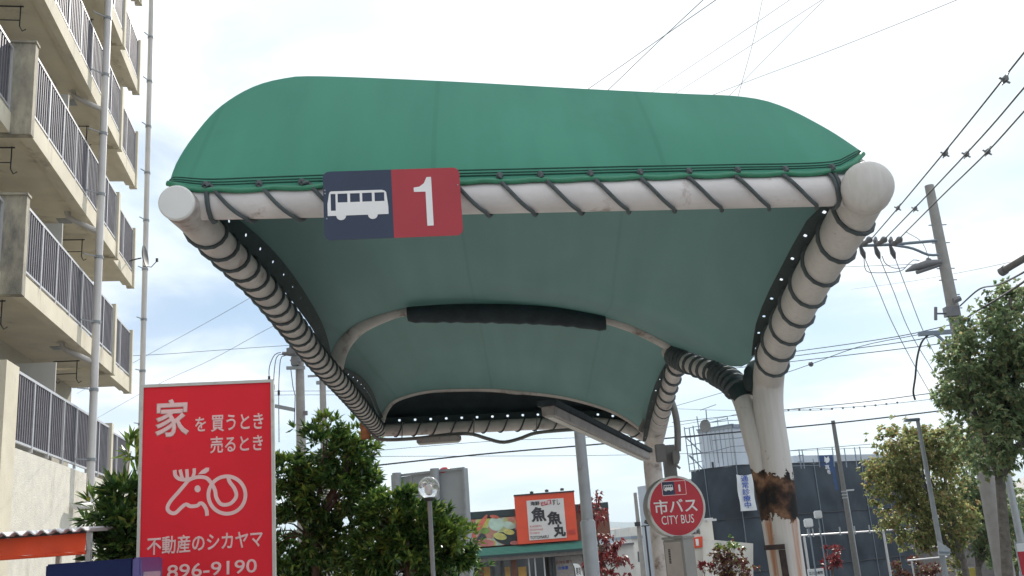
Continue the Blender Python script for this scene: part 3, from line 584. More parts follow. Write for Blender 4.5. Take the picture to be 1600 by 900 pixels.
# ------------------------------------------------------------------ red real estate sign
def estate_sign():
    pl = Plane(224.8, 606.5, 9.0, 11)
    z = lambda x, y: (210 + x / 2.904, 590 + y / 2.904)
    u1, v1 = pl.uv(422.8, 597); vt = (0 + v1) / 2; vb = -2.35
    base = pl.pt(u1 / 2, 0); base.z = ground_z(9)
    T = thing('estate_sign', 'tall red signboard with white lettering and a deer emblem beside the evergreen tree', 'signboard', base)
    m = MB(); m.prism([(0, vb), (u1, vb), (u1, vt), (0, vt)], pl, -0.12, 0.0); m.build('board', M['signred'], T)
    m = MB(); fw = 0.028
    for q in ([(-fw, vb), (0, vb), (0, vt + fw), (-fw, vt + fw)], [(u1, vb), (u1 + fw, vb), (u1 + fw, vt + fw), (u1, vt + fw)], [(0, vt), (u1, vt), (u1, vt + fw), (0, vt + fw)]):
        m.prism(q, pl, -0.14, 0.014)
    m.build('frame', M['signframe'], T)
    for uu in (0.12, u1 - 0.12):
        m = MB(); b0 = pl.pt(uu, 0, -0.06); m.tube([Vector((b0.x, b0.y, ground_z(b0.y))), Vector((b0.x, b0.y, base.z + 0.0 + (pl.o.z + vb - base.z) + 0.02))], 0.045, 12); m.build('post', M['greymetal'], T)
    B = lambda x0, y0, x1, y1: (*z(x0, y0), *z(x1, y1))
    for body, b, bo in (('家', B(93, 97, 250, 270), 0.028), ('を', B(275, 178, 325, 245), 0.02), ('買うとき', B(347, 165, 585, 241), 0.02), ('売るとき', B(343, 262, 583, 339), 0.02), ('不動産のシカヤマ', B(57, 706, 583, 790), 0.022), ('896-9190', B(148, 836, 556, 900), 0.012)):
        text('lettering', body, M['signpink'], T, pl, b, 0.003, bo)
    uv = lambda L: [tuple(pl.uv(*z(*q))) for q in L]
    sm = lambda L, n: [(q[0], q[1]) for q in spline([(a, b, 0) for a, b in uv(L)], n)]
    m = MB(); w_ = 16 / 2.904 / FPX * 9.2
    m.ribbon(sm([(330, 627), (327, 600), (312, 575), (298, 570), (286, 581), (255, 584), (235, 575), (215, 588), (185, 615), (160, 610), (150, 590), (165, 560), (200, 520), (228, 487), (248, 465), (285, 452), (325, 455), (350, 480), (366, 512), (372, 545), (395, 575), (435, 572), (462, 540), (455, 505), (432, 472), (426, 452)], 110), w_, pl, 0.0030)
    cc = [(420 + 84 * math.cos(rad(k * 6)), 533 + 85 * math.sin(rad(k * 6))) for k in range(60)]
    m.ribbon(uv(cc), w_, pl, 0.0042, True)
    m.ribbon(sm([(183, 420), (187, 445), (205, 460), (235, 463), (268, 456)], 24), w_, pl, 0.0054)
    for L in ([(208, 418), (213, 440), (218, 458)], [(238, 416), (240, 440), (240, 458)], [(272, 412), (272, 432), (266, 452)]): m.ribbon(uv(L), w_ * 0.9, pl, 0.0066)
    m.prism(uv([(288, 440), (305, 422), (325, 409), (340, 409), (338, 424), (322, 436)]), pl, 0.0030, 0.0078)
    m.prism(uv([(287 + 14 * math.cos(rad(k * 20)), 505 + 16 * math.sin(rad(k * 20))) for k in range(18)]), pl, 0.0030, 0.0048)
    m.build('deer_emblem', M['signpink'], T)
estate_sign()

# ------------------------------------------------------------------ bus shelter
def shelter():
    base = P(1240, 900, 6.8); base.z = ground_z(6.8) + 0.12
    T = thing('bus_shelter', 'green membrane bus shelter on curved white steel pipes', 'bus shelter', base)
    # --- pipes
    bar = pixel_path([(292, 318, 3.86), (1336, 297, 4.2)])
    m = MB(); m.tube(spline(bar, 24), 0.0725, 28); m.build('front_bar', M['paint'], T, smooth='auto')
    lp = [(277, 318, 3.72), (300, 338, 3.95), (347, 387), (408, 448), (456, 509), (497, 562), (539, 608), (573, 649), (591, 671, 10.5)]
    LP = spline(pixel_path(lp), 60)
    m = MB(); m.tube(LP, [0.070] + [0.075] * 20 + [0.077] * 39, 24, round_start=0.12); m.build('side_pipe', M['paint_dirty'], T, smooth='auto')
    rp = [(1356, 291, 4.05), (1346, 309, 4.28), (1322, 353), (1287, 407), (1264, 446), (1242, 487), (1221, 527), (1207, 560), (1201, 590, 6.75), (1201, 640, 6.8), (1212, 710, 6.8), (1224, 800, 6.8), (1234, 885, 6.8)]
    RPp = pixel_path(rp); e = RPp[-1].copy(); d = (RPp[-1] - RPp[-2]); RPp.append(Vector((e.x + 0.02, e.y, base.z - 0.02)))
    RP = spline(RPp, 110)
    m = MB(); m.tube(RP, [0.112 if i < 3 else 0.106 if q.z > 2.6 else 0.106 - 0.008 * min(1, (2.6 - q.z) / 0.5) for i, q in enumerate(RP)], 32, round_start=0.6); m.build('column', M['column'], T, smooth='auto')
    bp = pixel_path([(1047, 548, 7.95), (1062, 560, 7.8), (1090, 572, 7.55), (1122, 584, 7.25), (1148, 602, 7.03), (1164, 632, 6.92), (1176, 676, 6.87), (1189, 732, 6.87), (1203, 800, 6.87), (1216, 875, 6.87)])
    bp.append(Vector((bp[-1].x + 0.02, bp[-1].y, base.z - 0.02))); BP = spline(bp, 70)
    m = MB(); m.tube(BP, [0.076] * 30 + [0.070] * 40, 24); m.build('branch_pipe', M['column'], T, smooth='auto')
    p2 = pixel_path([(1060, 552, 7.85), (1056, 572, 8.1), (1047, 597), (1038, 628), (1031, 655), (1024, 682, 10.8), (1019, 712, 11.1), (1023, 760, 11.2), (1030, 830, 11.2), (1037, 895, 11.2)])
    p2.append(Vector((p2[-1].x + 0.02, p2[-1].y, ground_z(11.2) + 0.1))); P2 = spline(p2, 80)
    m = MB(); m.tube(P2, [0.072] * 12 + [0.072 + 0.03 * min(1, i / 25) for i in range(68)], 24); m.build('column', M['paint_dirty'], T, smooth='auto')
    rb = pixel_path([(588, 673, 10.5), (640, 671), (760, 666), (860, 662, 10.8), (960, 664, 10.9), (1014, 684, 10.95)]); RB = spline(rb, 40)
    m = MB(); m.tube(RB, 0.066, 20); m.build('rear_bar', M['paint_dirty'], T, smooth='auto')
    # --- membrane rows
    NU = 72
    row0 = [(262, 287, 3.80), (330, 296, 3.80), (405, 294), (482, 291), (600, 287), (720, 283), (850, 280), (1000, 276), (1150, 272), (1290, 268, 4.13), (1325, 257, 4.15), (1348, 241, 4.2)]
    row1 = [(266, 281, 3.86), (276, 254, 3.94), (300, 216, 4.06), (340, 170, 4.24), (390, 138, 4.40), (440, 123, 4.50), (500, 119, 4.56), (700, 127, 4.62), (900, 138, 4.66), (1060, 146, 4.70), (1160, 151, 4.70), (1220, 165, 4.64), (1290, 200, 4.45), (1350, 239, 4.22)]
    row2 = [(513, 577, 7.4), (521, 553), (536, 531), (560, 512), (600, 496), (638, 487), (720, 479), (800, 480), (870, 486), (945, 500), (990, 514), (1030, 533), (1051, 545, 7.9)]
    row3 = [(594, 663, 10.4), (600, 645), (615, 628), (650, 616), (690, 611), (770, 610), (840, 616), (900, 626), (960, 645), (1000, 670), (1011, 686, 10.9)]
    R0, R1, R2, R3 = [spline(pixel_path(r), NU) for r in (row0, row1, row2, row3)]
    NB = 60
    BL1 = [(266, 281, 3.86), (300, 312, 3.98), (350, 338, 4.3), (395, 374), (436, 418), (468, 464), (496, 512), (509, 550), (513, 577, 7.4)]
    BR1 = [(1350, 239, 4.22), (1315, 290, 4.35), (1276, 333, 4.6), (1247, 378), (1222, 430), (1199, 474), (1184, 510), (1178, 556, 6.7), (1162, 572, 6.85), (1138, 571), (1109, 561), (1078, 550), (1051, 545, 7.9)]
    BL2 = [(513, 577, 7.4), (534, 578, 7.7), (558, 593), (576, 616), (586, 641), (594, 663, 10.4)]
    BR2 = [(1051, 545, 7.9), (1042, 572, 8.3), (1027, 596), (1017, 624), (1011, 650), (1011, 686, 10.9)]
    def coons(A, B, L, R, nv):
        L = spline(pixel_path(L), nv); R = spline(pixel_path(R), nv); G = []
        for j in range(nv):
            v = j / (nv - 1); row = []
            for i in range(NU):
                u = i / (NU - 1)
                q = A[i] * (1 - v) + B[i] * v + L[j] * (1 - u) + R[j] * u - (A[0] * (1 - u) * (1 - v) + A[-1] * u * (1 - v) + B[0] * (1 - u) * v + B[-1] * u * v)
                row.append(q)
            G.append(row)
        return G
    # front face: bulges a little outward, then the crest rolls over into the roof
    def face(i, v): return R0[i] * (1 - v) + R1[i] * v + Vector((0, -0.05, 0.0)) * (math.sin(math.pi * v ** 0.7) * math.sin(math.pi * i / (NU - 1)) ** 0.5)
    G0 = [[face(i, j / 19) for i in range(NU)] for j in range(20)]
    G1 = coons(R1, R2, BL1, BR1, 46); G2 = coons(R2, R3, BL2, BR2, 30)
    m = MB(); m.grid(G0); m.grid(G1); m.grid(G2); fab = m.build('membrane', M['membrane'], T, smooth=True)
    # rear gable cloth
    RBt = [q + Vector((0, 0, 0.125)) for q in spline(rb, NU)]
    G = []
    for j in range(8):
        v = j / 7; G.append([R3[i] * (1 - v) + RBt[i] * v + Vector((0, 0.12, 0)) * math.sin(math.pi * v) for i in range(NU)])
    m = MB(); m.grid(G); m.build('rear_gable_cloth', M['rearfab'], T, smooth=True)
    # --- arch ribs
    def inset(R, d, dy=0): return [q + Vector((0, dy, -d)) for q in R]
    c2 = sum(R2, Vector()) / NU
    m = MB(); m.tube([q + (c2 - q).normalized() * 0.035 + Vector((0, -0.045, 0.01)) for q in R2], [0.045 + 0.05 * max(0, 1 - i / 16) for i in range(NU)], 14); m.build('arch_rib', M['paint_dirty'], T, smooth='auto')
    c3 = sum(R3, Vector()) / NU
    m = MB(); m.tube([q + (c3 - q).normalized() * 0.02 + Vector((0, -0.03, 0.02)) for q in R3], 0.035, 14); m.build('arch_rib', M['paint_dirty'], T, smooth='auto')
    m = MB(); m.tube([q + Vector((0, 0.05, -0.05)) for q in R1], 0.03, 12); m.build('arch_rib', M['paint_dirty'], T, smooth='auto')
    # padded sleeve round the middle rib
    ps = spline(pixel_path([(637, 491, 7.36), (720, 489), (800, 490), (870, 494), (946, 505, 7.66)]), 30)
    ring = []
    for i, q in enumerate(ps):
        a_ = 0.058 if 0 < i < 29 else 0.055
        hh = a_ + 0.018 * math.sin(math.pi * i / 29)
        ring.append([q + Vector((0, 0.075 * math.cos(k * math.pi / 8), hh * math.sin(k * math.pi / 8) - 0.012 * abs(math.sin(i * 1.3)) * (math.sin(k * math.pi / 8) < -0.5))) for k in range(17)])
    m = MB(); m.grid(ring); m.add(ring[0][:16], [tuple(range(16))]); m.add(ring[-1][:16], [tuple(range(15, -1, -1))]); m.build('pad_sleeve', M['pad'], T, smooth='auto')
    # --- hems with eyelet holes
    def hem(cin, cout, n, name, d=0.0, hole=0.0085):
        ci = spline(cin, n + 1); co = spline(cout, n + 1); mb = MB(); K = 12
        for i in range(n):
            a, b, c, dd = ci[i], ci[i + 1], co[i + 1], co[i]; ctr = a * 0.3 + b * 0.3 + c * 0.2 + dd * 0.2
            ex = (b - a).normalized(); ey = ((c - b)); ey = (ey - ex * ey.dot(ex)).normalized()
            outer = []
            for p0, p1 in ((a, b), (b, c), (c, dd), (dd, a)):
                for k in range(3): outer.append(p0.lerp(p1, k / 3))
            inner = []
            for q in outer:
                v = q - ctr; v2 = ex * v.dot(ex) + ey * v.dot(ey); inner.append(ctr + v2.normalized() * hole)
            mb.add(outer + inner, [(k, (k + 1) % K, K + (k + 1) % K, K + k) for k in range(K)])
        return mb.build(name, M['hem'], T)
    # left: strip between membrane edge and pipe; it stands off the pipe a little half way
    co = pixel_path([(300, 322, 3.95), (350, 356, 4.25), (392, 401), (429, 437), (462, 478), (492, 521), (508, 561), (514, 578, 7.4)])
    ci = pixel_path([(308, 312, 4.0), (356, 331, 4.3), (402, 367), (444, 411), (477, 458), (504, 506), (516, 546), (519, 571, 7.4)])
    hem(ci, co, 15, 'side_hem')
    co = pixel_path([(526, 585, 7.6), (554, 607), (576, 631), (590, 656, 10.3)]); ci = pixel_path([(536, 573, 7.6), (564, 588), (582, 611), (591, 635), (599, 652, 10.3)])
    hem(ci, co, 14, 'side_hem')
    # right, bay one and bay two
    co = pixel_path([(1318, 325, 4.4), (1290, 345, 4.6), (1263, 388), (1238, 432), (1216, 474), (1196, 517), (1186, 556, 6.6)])
    ci = pixel_path([(1300, 305, 4.4), (1268, 334, 4.6), (1241, 378), (1217, 424), (1195, 468), (1180, 510), (1174, 556, 6.6)])
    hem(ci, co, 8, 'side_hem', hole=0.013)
    co = pixel_path([(1050, 566, 8.1), (1036, 596), (1026, 628), (1018, 656), (1013, 690, 10.9)]); ci = pixel_path([(1042, 564, 8.1), (1026, 594), (1015, 626), (1009, 654), (1004, 690, 10.9)])
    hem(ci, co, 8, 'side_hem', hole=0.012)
    # rear
    ci = [q + Vector((0, -0.012, 0.03)) for q in RBt]; co = [q + Vector((0, -0.012, -0.075)) for q in RBt]
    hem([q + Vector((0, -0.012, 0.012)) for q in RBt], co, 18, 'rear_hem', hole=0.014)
    # --- seams and rolled edge along the front bar
    for k, (dv, rr) in enumerate(((0.0, 0.012), (0.036, 0.0034), (0.056, 0.0034), (0.080, 0.0034))):
        q = [face(i, min(dv / max((R1[i] - R0[i]).length, 0.05), 0.9)) + Vector((0, -0.006 if k == 0 else -0.0015, -0.010 * abs(math.sin(i / (NU - 1) * 14 * math.pi)) * (k == 0))) for i in range(NU)]
        m = MB(); m.tube(q, rr, 8); m.build('seam' if k else 'rolled_edge', M['seam' if k else 'piping'], fab, smooth=True)
    e0 = LP[0]; t0 = (LP[0] - LP[1]).normalized()
    m = MB(); m.tube([e0 + t0 * 0.002, e0 + t0 * 0.014, e0 + t0 * 0.020], [0.0725, 0.0725, 0.066], 32); m.build('end_cap', M['cap'], T, smooth='auto')
    m = MB(); b0 = RP[2]; tt = (RP[3] - RP[1]).normalized(); xx = tt.cross(Vector((0, 0, 1))).normalized(); yy = xx.cross(tt)
    m.tube([b0 + (xx * math.cos(k * math.pi / 16) + yy * math.sin(k * math.pi / 16)) * 0.1115 for k in range(32)], 0.004, 6, close=True); m.build('weld_bead', M['paint_dirty'], T, smooth=True)
    # --- lacing
    xs = [328, 405, 482, 560, 640, 705, 778, 850, 926, 998, 1072, 1147, 1222, 1296]
    m = MB()
    def hem_at(px):
        k = min(range(NU), key=lambda i: abs(800 + FPX * (R0[i] - CAM).dot(CR) / (R0[i] - CAM).dot(FW) - px)); return face(k, 0.026 / max((R1[k] - R0[k]).length, 0.05)) + Vector((0, -0.010, 0))
    bdir = (bar[1] - bar[0]).normalized(); L = (bar[1] - bar[0]).length
    def on_bar(s, an, r=0.0815): return bar[0] + bdir * s + (Vector((bdir.y, -bdir.x, 0)) * math.sin(an) + Vector((0, 0, 1)) * math.cos(an)) * r
    def _px(q): return 800 + FPX * (q - CAM).dot(CR) / (q - CAM).dot(FW)
    _tab = [(_px(on_bar(L * k / 200, 0.9)), L * k / 200) for k in range(-10, 211)]
    def s_of(px): return float(np.interp(px, [a for a, _ in _tab], [b for _, b in _tab]))
    for i, px in enumerate(xs):
        s0 = s_of(px); s1 = s_of(px + 52) if i < len(xs) - 1 else s_of(px + 12); s2 = s_of(xs[i + 1]) if i < len(xs) - 1 else s1
        eye = hem_at(px); pts = [eye + Vector((0, 0, 0.004)), eye + Vector((0.003, -0.014, -0.012))] + [on_bar(s0 + (s1 - s0) * (k / 10) ** 1.35, rad(42 + 118 * k / 10), 0.085) for k in range(11)] + [on_bar(s1 + (s2 - s1) * k / 8, rad(160 + 120 * k / 8)) for k in range(1, 9)]
        m.tube(pts, 0.0088, 8); e_ = MB(); e_.sphere(eye, 0.016, 12, 8, (1, 0.55, 1)); e_.build('eyelet', M['rope'], fab, smooth=True)
    for px in (322, 1304):
        m.tube([on_bar(s_of(px) + (0.03 * (k / 12)), rad(20 + 340 * k / 12)) for k in range(13)], 0.010, 8)
    m.build('front_lacing', M['rope'], T, smooth='auto')
    m = MB(); m.tube(coil(LP[3:], 0.082, 0.175, 2.0), 0.0095, 7); m.build('side_lacing', M['rope'], T, smooth=True)
    ir = max(i for i, q in enumerate(RP) if q.y < 6.58)
    m = MB(); m.tube(coil(RP[4:ir + 1], 0.114, 0.29, 0.6), 0.0115, 7); m.build('side_lacing', M['rope'], T, smooth=True)
    ib = max(i for i, q in enumerate(BP) if q.y > 7.06 and i < 40)
    m = MB(); m.tube(coil(BP[1:ib], 0.083, 0.115, 0.5), 0.013, 7); m.tube(coil(BP[1:7], 0.084, 0.05, 0.5), 0.016, 7); m.tube(coil(BP[ib - 4:ib + 4], 0.086, 0.06, 0.5), 0.018, 7); m.build('side_lacing', M['rope'], T, smooth=True)
    i2 = max(i for i, q in enumerate(P2) if q.z > 2.72)
    m = MB(); m.tube(coil(P2[1:i2], 0.082, 0.30, 0.6), 0.011, 7); m.build('side_lacing', M['rope'], T, smooth=True)
    m = MB(); m.tube(coil(RB[1:], 0.073, 0.19, 0.3), 0.009, 6); m.build('rear_lacing', M['rope'], T, smooth=True)
    # frayed cloth wound round the joints
    m = MB(); m.tube(spline(pixel_path([(1132, 588, 7.18), (1151, 603, 7.0), (1163, 625, 6.92)]), 12), [0.077, 0.083, 0.079, 0.085, 0.080, 0.086, 0.081, 0.085, 0.080, 0.083, 0.079, 0.077], 14); m.tube(spline(pixel_path([(1181, 566, 6.86), (1177, 586, 6.84), (1173, 612, 6.84)]), 9), [0.035, 0.055, 0.062, 0.07, 0.066, 0.07, 0.06, 0.05, 0.035], 12); m.build('joint_wrap', M['hem'], T, smooth='auto')
    # rusty bracket at the far left corner and old strap round the near column
    m = MB(); q = P(571, 667, 10.3); m.box(q, (0.10, 0.06, 0.26)); m.build('rusty_bracket', M['rust'], T, bevel=0.006)
    cp = Plane(1215, 860, 6.66, 0)
    m = MB(); m.prism([cp.uv(1195, 852), cp.uv(1226, 850), cp.uv(1227, 858), cp.uv(1196, 860)], cp, -0.03, 0.0); m.prism([cp.uv(1218, 859), cp.uv(1227, 858.5), cp.uv(1234, 905), cp.uv(1225, 905)], cp, -0.03, 0.0); m.build('strap', M['rustdark'], T)
    # conduits
    m = MB(); m.tube(spline(pixel_path([(578, 662, 10.3), (584, 681, 10.35), (600, 687, 10.35), (650, 685, 10.4), (700, 679, 10.4), (735, 678, 10.4), (760, 685, 10.4), (785, 691, 10.45), (810, 686, 10.5), (835, 677, 10.5), (870, 673, 10.55), (915, 670, 10.6)]), 50), 0.019, 10)
    for px, py in ((628, 682), (740, 676), (838, 674)): m.tube([P(px, py + 4, 10.42), P(px + 1, py - 22, 10.42)], 0.006, 6)
    m.build('conduit', M['conduit'], T, smooth='auto')
    m = MB(); m.tube(spline(pixel_path([(1002, 672, 10.4), (1012, 648, 10.2), (1024, 624, 9.8), (1040, 617, 9.5), (1051, 632, 9.4), (1058, 664, 9.4), (1059, 705, 9.4)]), 40), 0.032, 12)
    m.tube(spline(pixel_path([(1059, 703, 9.4), (1061, 716, 9.4), (1057, 726, 9.4), (1063, 732, 9.4)]), 14), 0.011, 8); m.build('conduit', M['conduit'], T, smooth='auto')
    return on_bar, s_of
shelter()

# route sign hung on the front bar
def route_sign():
    pl = Plane(508, 375, 3.80, 6.6); z = lambda x, y: (480 + x / 5.625, 240 + y / 5.625)
    u0 = (pl.uv(503, 270)[0] + 0) / 2; v0 = (0 + pl.uv(722, 368)[1]) / 2; u1 = (pl.uv(719, 260)[0] + pl.uv(722, 368)[0]) / 2; v1 = (pl.uv(503, 270)[1] + pl.uv(719, 260)[1]) / 2
    ud = pl.uv(*z(750, 430))[0]
    T = thing('route_sign', 'navy and red plate with a white bus and the figure 1 on the front bar', 'sign', pl.pt((u0 + u1) / 2, v0, -0.02))
    full = rounded(u0, v0, u1, v1, 0.028)
    L = [(min(u, ud), v) for u, v in full]; R = [(max(u, ud), v) for u, v in full]
    def dd(q):
        o = []
        for p in q:
            if not o or (abs(p[0] - o[-1][0]) + abs(p[1] - o[-1][1])) > 1e-6: o.append(p)
        xs = [p for p in o if abs(p[0] - ud) < 1e-9]; vmax = max(p[1] for p in xs); vmin = min(p[1] for p in xs)
        return [p for p in o if abs(p[0] - ud) > 1e-9 or p[1] in (vmax, vmin)]
    m = MB(); m.prism(dd(L), pl, -0.004, 0.0); m.build('navy_panel', M['navy'], T)
    m = MB(); m.prism(dd(R), pl, -0.004, 0.0); m.build('red_panel', M['routered'], T)
    bus_symbol('bus_symbol', M['white'], T, pl, (*z(178, 318), *z(712, 580)), 0.0005)
    f = lambda x, y: pl.uv(*z(x, y))
    m = MB(); m.prism([f(935, 300), f(985, 292), f(1025, 262), f(1048, 208), f(1088, 206), f(1112, 632), f(1056, 635), f(1040, 335), f(938, 338)], pl, 0.0005, 0.002); m.build('number_one', M['white'], T)
    m = MB()
    for a, b in ((155, 325), (157, 352), (172, 573), (1322, 277)): m.sphere(pl.pt(*f(a, b), 0.001), 0.0035, 10, 6)
    m.build('rivet', M['metal'], T)
    m = MB(); 
    for uu in (u0 + 0.06, u1 - 0.06): m.prism([(uu - 0.012, v0 + 0.04), (uu + 0.012, v0 + 0.04), (uu + 0.012, v1 - 0.03), (uu - 0.012, v1 - 0.03)], pl, -0.014, -0.004)
    m.build('mount_strap', M['metal'], T)
route_sign()

# lamp fixtures under the roof
def fixtures():
    a = P(856, 640, 7.7); b = P(1008, 712, 10.5)
    T = thing('long_lamp_fixture', 'long slanting grey lamp fixture hung under the canopy at the right', 'light fixture', (a + b) / 2)
    ax = (b - a).normalized(); sd_ = ax.cross(Vector((0, 0, 1))).normalized(); up = sd_.cross(ax); L = (b - a).length; c = (a + b) / 2
    m = MB(); m.box(c - up * 0.01, (0.11, L, 0.075), (sd_, ax, up)); m.build('housing', M['fixture'], T, bevel=0.006)
    m = MB(); m.box(c + up * 0.052, (0.16, L + 0.06, 0.045), (sd_, ax, up)); m.build('cover_plate', M['pad'], T, bevel=0.004)
    m = MB(); m.box(c - up * 0.052 - sd_ * 0.0, (0.05, L - 0.1, 0.012), (sd_, ax, up)); m.build('tube_lens', M['frost'], T)
    c = P(686, 687, 10.35)
    T = thing('flat_lamp_fixture', 'short flat lamp box under the rear bar of the canopy', 'light fixture', c)
    m = MB(); ax = Vector((0.99, 0.06, 0.0)).normalized(); up = Vector((0, 0, 1)); m.box(c, (0.47, 0.16, 0.06), (ax, up.cross(ax), up)); m.build('housing', M['fixture'], T, bevel=0.012)
    m = MB(); m.box(c - up * 0.034, (0.42, 0.12, 0.01), (ax, up.cross(ax), up)); m.build('lens', M['frost'], T)
fixtures()

# ------------------------------------------------------------------ city bus stop post
def bus_stop():
    pl = Plane(1056.5, 790.5, 8.4, 12); z = lambda x, y: (980 + x / 5.0, 720 + y / 5.0)
    g = Vector((pl.o.x, pl.o.y + 0.1, ground_z(8.5) + 0.12))
    T = thing('bus_stop_sign', 'round red CITY BUS sign on a grey post in front of the far column', 'bus stop sign', g)
    uc, vc = pl.uv(*z(386, 357)); r = abs(pl.uv(*z(605, 357))[0] - pl.uv(*z(166, 357))[0]) / 2
    circ = lambda rr, n=56: [(uc + rr * math.cos(2 * math.pi * k / n), vc + rr * math.sin(2 * math.pi * k / n)) for k in range(n)]
    m = MB(); m.prism(circ(r + 0.004), pl, -0.13, -0.002); m.build('drum', M['boxgrey'], T, smooth='auto')
    m = MB(); m.prism(circ(r - 0.012), pl, -0.002, 0.004); m.build('face', M['busred'], T)
    rim = MB(); n = 56; A = circ(r + 0.006, n); Bq = circ(r - 0.012, n)
    rim.add([pl.pt(*q, 0.007) for q in A] + [pl.pt(*q, 0.007) for q in Bq] + [pl.pt(*q, -0.012) for q in A] + [pl.pt(*q, 0.0) for q in Bq],
            [(k, (k + 1) % n, n + (k + 1) % n, n + k) for k in range(n)] + [(2 * n + k, 2 * n + (k + 1) % n, (k + 1) % n, k) for k in range(n)] + [(n + k, n + (k + 1) % n, 3 * n + (k + 1) % n, 3 * n + k) for k in range(n)])
    rim.build('rim', M['signframe'], T)
    f = lambda x, y: pl.uv(*z(x, y))
    ua, va = f(268, 212); ub, vb = f(457, 212); vt = f(362, 157)[1]; vbm = f(362, 270)[1]
    m = MB(); o = rounded(ua, vbm, ub, vt, 0.008, 4); i_ = rounded(ua + 0.0045, vbm + 0.0045, ub - 0.0045, vt - 0.0045, 0.006, 4); nn = len(o)
    m.add([pl.pt(*q, 0.006) for q in o] + [pl.pt(*q, 0.006) for q in i_], [(k, (k + 1) % nn, nn + (k + 1) % nn, nn + k) for k in range(nn)]); m.build('icon_frame', M['signpink'], T)
    um = f(368, 212)[0]
    m = MB(); m.prism([(ua + 0.005, vbm + 0.005), (um, vbm + 0.005), (um, vt - 0.005), (ua + 0.005, vt - 0.005)], pl, 0.004, 0.0055); m.build('icon_panel', M['navy'], T)
    bus_symbol('bus_symbol', M['white'], T, pl, (*z(284, 187), *z(358, 238)), 0.006, 0.001)
    text('lettering', '1', M['white'], T, pl, (*z(401, 185), *z(415, 240)), 0.006, 0.0)
    text('lettering', '市バス', M['white'], T, pl, (*z(208, 296), *z(548, 410)), 0.006, 0.018)
    text('lettering', 'CITY BUS', M['white'], T, pl, (*z(268, 424), *z(522, 492)), 0.006, 0.0)
    # upper post with its boxes, behind the disc
    q = pl.pt(uc, vc, -0.16)
    up0 = P(1043, 696, 8.55); m = MB(); m.bar(Vector((up0.x, up0.y, q.z - 0.2)), Vector((up0.x, up0.y, P(1043, 696, 8.55).z)), 0.10, 0.10); m.build('upper_post', M['conduit'], T)
    m = MB(); m.box(P(1032, 708, 8.45), (0.085, 0.06, 0.15)); m.build('clamp_box', M['conduit'], T, bevel=0.006)
    m = MB(); m.box(P(1055, 715, 8.45), (0.05, 0.06, 0.11)); m.build('switch_box', M['conduit'], T, bevel=0.006)
    # lower cabinet, turned
    a = rad(-40); e1 = Vector((math.cos(a), math.sin(a), 0)); e2 = Vector((-math.sin(a), math.cos(a), 0))
    c0 = P(1066, 842, 8.25)                       # near upright edge, top
    zt = c0.z; ctr = Vector((c0.x, c0.y, 0)) - e1 * 0.095 + e2 * 0.09
    m = MB(); m.box(Vector((ctr.x, ctr.y, (zt + g.z) / 2)), (0.19, 0.18, zt - g.z), (e1, e2, Vector((0, 0, 1)))); cab = m.build('cabinet', M['boxgrey'], T, bevel=0.006)
    m = MB(); m.box(Vector((ctr.x, ctr.y, zt + 0.012)), (0.205, 0.195, 0.02), (e1, e2, Vector((0, 0, 1)))); m.build('lid', M['boxgrey'], cab, bevel=0.004)
    pc = Plane((c0.x, c0.y, zt), 0, None, -40)
    m = MB(); m.prism([(-0.175, -0.02), (-0.02, -0.02), (-0.02, -0.36), (-0.175, -0.36)], pc, 0.0, 0.003); m.build('notice', M['paper'], cab)
    m = MB()
    for k in range(9): m.prism([(-0.145, -0.075 - k * 0.013), (-0.125, -0.075 - k * 0.013), (-0.125, -0.085 - k * 0.013), (-0.145, -0.085 - k * 0.013)], pc, 0.003, 0.004)
    m.build('notice_print', M['ink'], cab)
    m = MB(); m.tube([Vector((ctr.x, ctr.y, zt)), Vector((ctr.x, ctr.y, vc + pl.o.z - r + 0.01))], 0.035, 12); m.build('neck', M['boxgrey'], T)
bus_stop()

# ------------------------------------------------------------------ trees and plants
def leaves(centres, outs, nper, L, Wd, spread, rng, up=0.3, droop=0.0):
    C = np.repeat(centres, nper, 0); O = np.repeat(outs, nper, 0); n = len(C)
    d = O * 0.9 + rng.normal(0, spread, (n, 3)); d[:, 2] += up; d /= np.linalg.norm(d, axis=1)[:, None] + 1e-9
    ln = L * rng.uniform(0.6, 1.25, n)[:, None]; side = np.cross(d, rng.normal(0, 1, (n, 3)) * 0.5 + np.array([0, 0, 1.0])); side /= np.linalg.norm(side, axis=1)[:, None] + 1e-9
    nrm = np.cross(side, d); base = C + d * ln * 0.05
    wv = side * (Wd * rng.uniform(0.7, 1.2, n)[:, None]) / 2
    a = base; b = base + d * ln * 0.5 + wv + nrm * ln * 0.04; t = base + d * ln - nrm * ln * 0.10 - np.array([0, 0, 1.0]) * ln * droop; c = base + d * ln * 0.5 - wv + nrm * ln * 0.04
    V = np.stack([a, b, t, c], 1).reshape(-1, 3); return V
def leaf_mesh(name, V, mt, parent):
    off = np.array(WORLD[parent.name]); n = len(V) // 4
    me = bpy.data.meshes.new(name); me.vertices.add(len(V)); me.vertices.foreach_set('co', (V - off).ravel().astype(np.float32))
    me.loops.add(n * 4); me.loops.foreach_set('vertex_index', np.arange(n * 4, dtype=np.int32)); me.polygons.add(n); me.polygons.foreach_set('loop_start', np.arange(0, n * 4, 4, dtype=np.int32))
    me.update(calc_edges=True); me.validate(); me.materials.append(mt)
    return link(bpy.data.objects.new(name, me), parent)
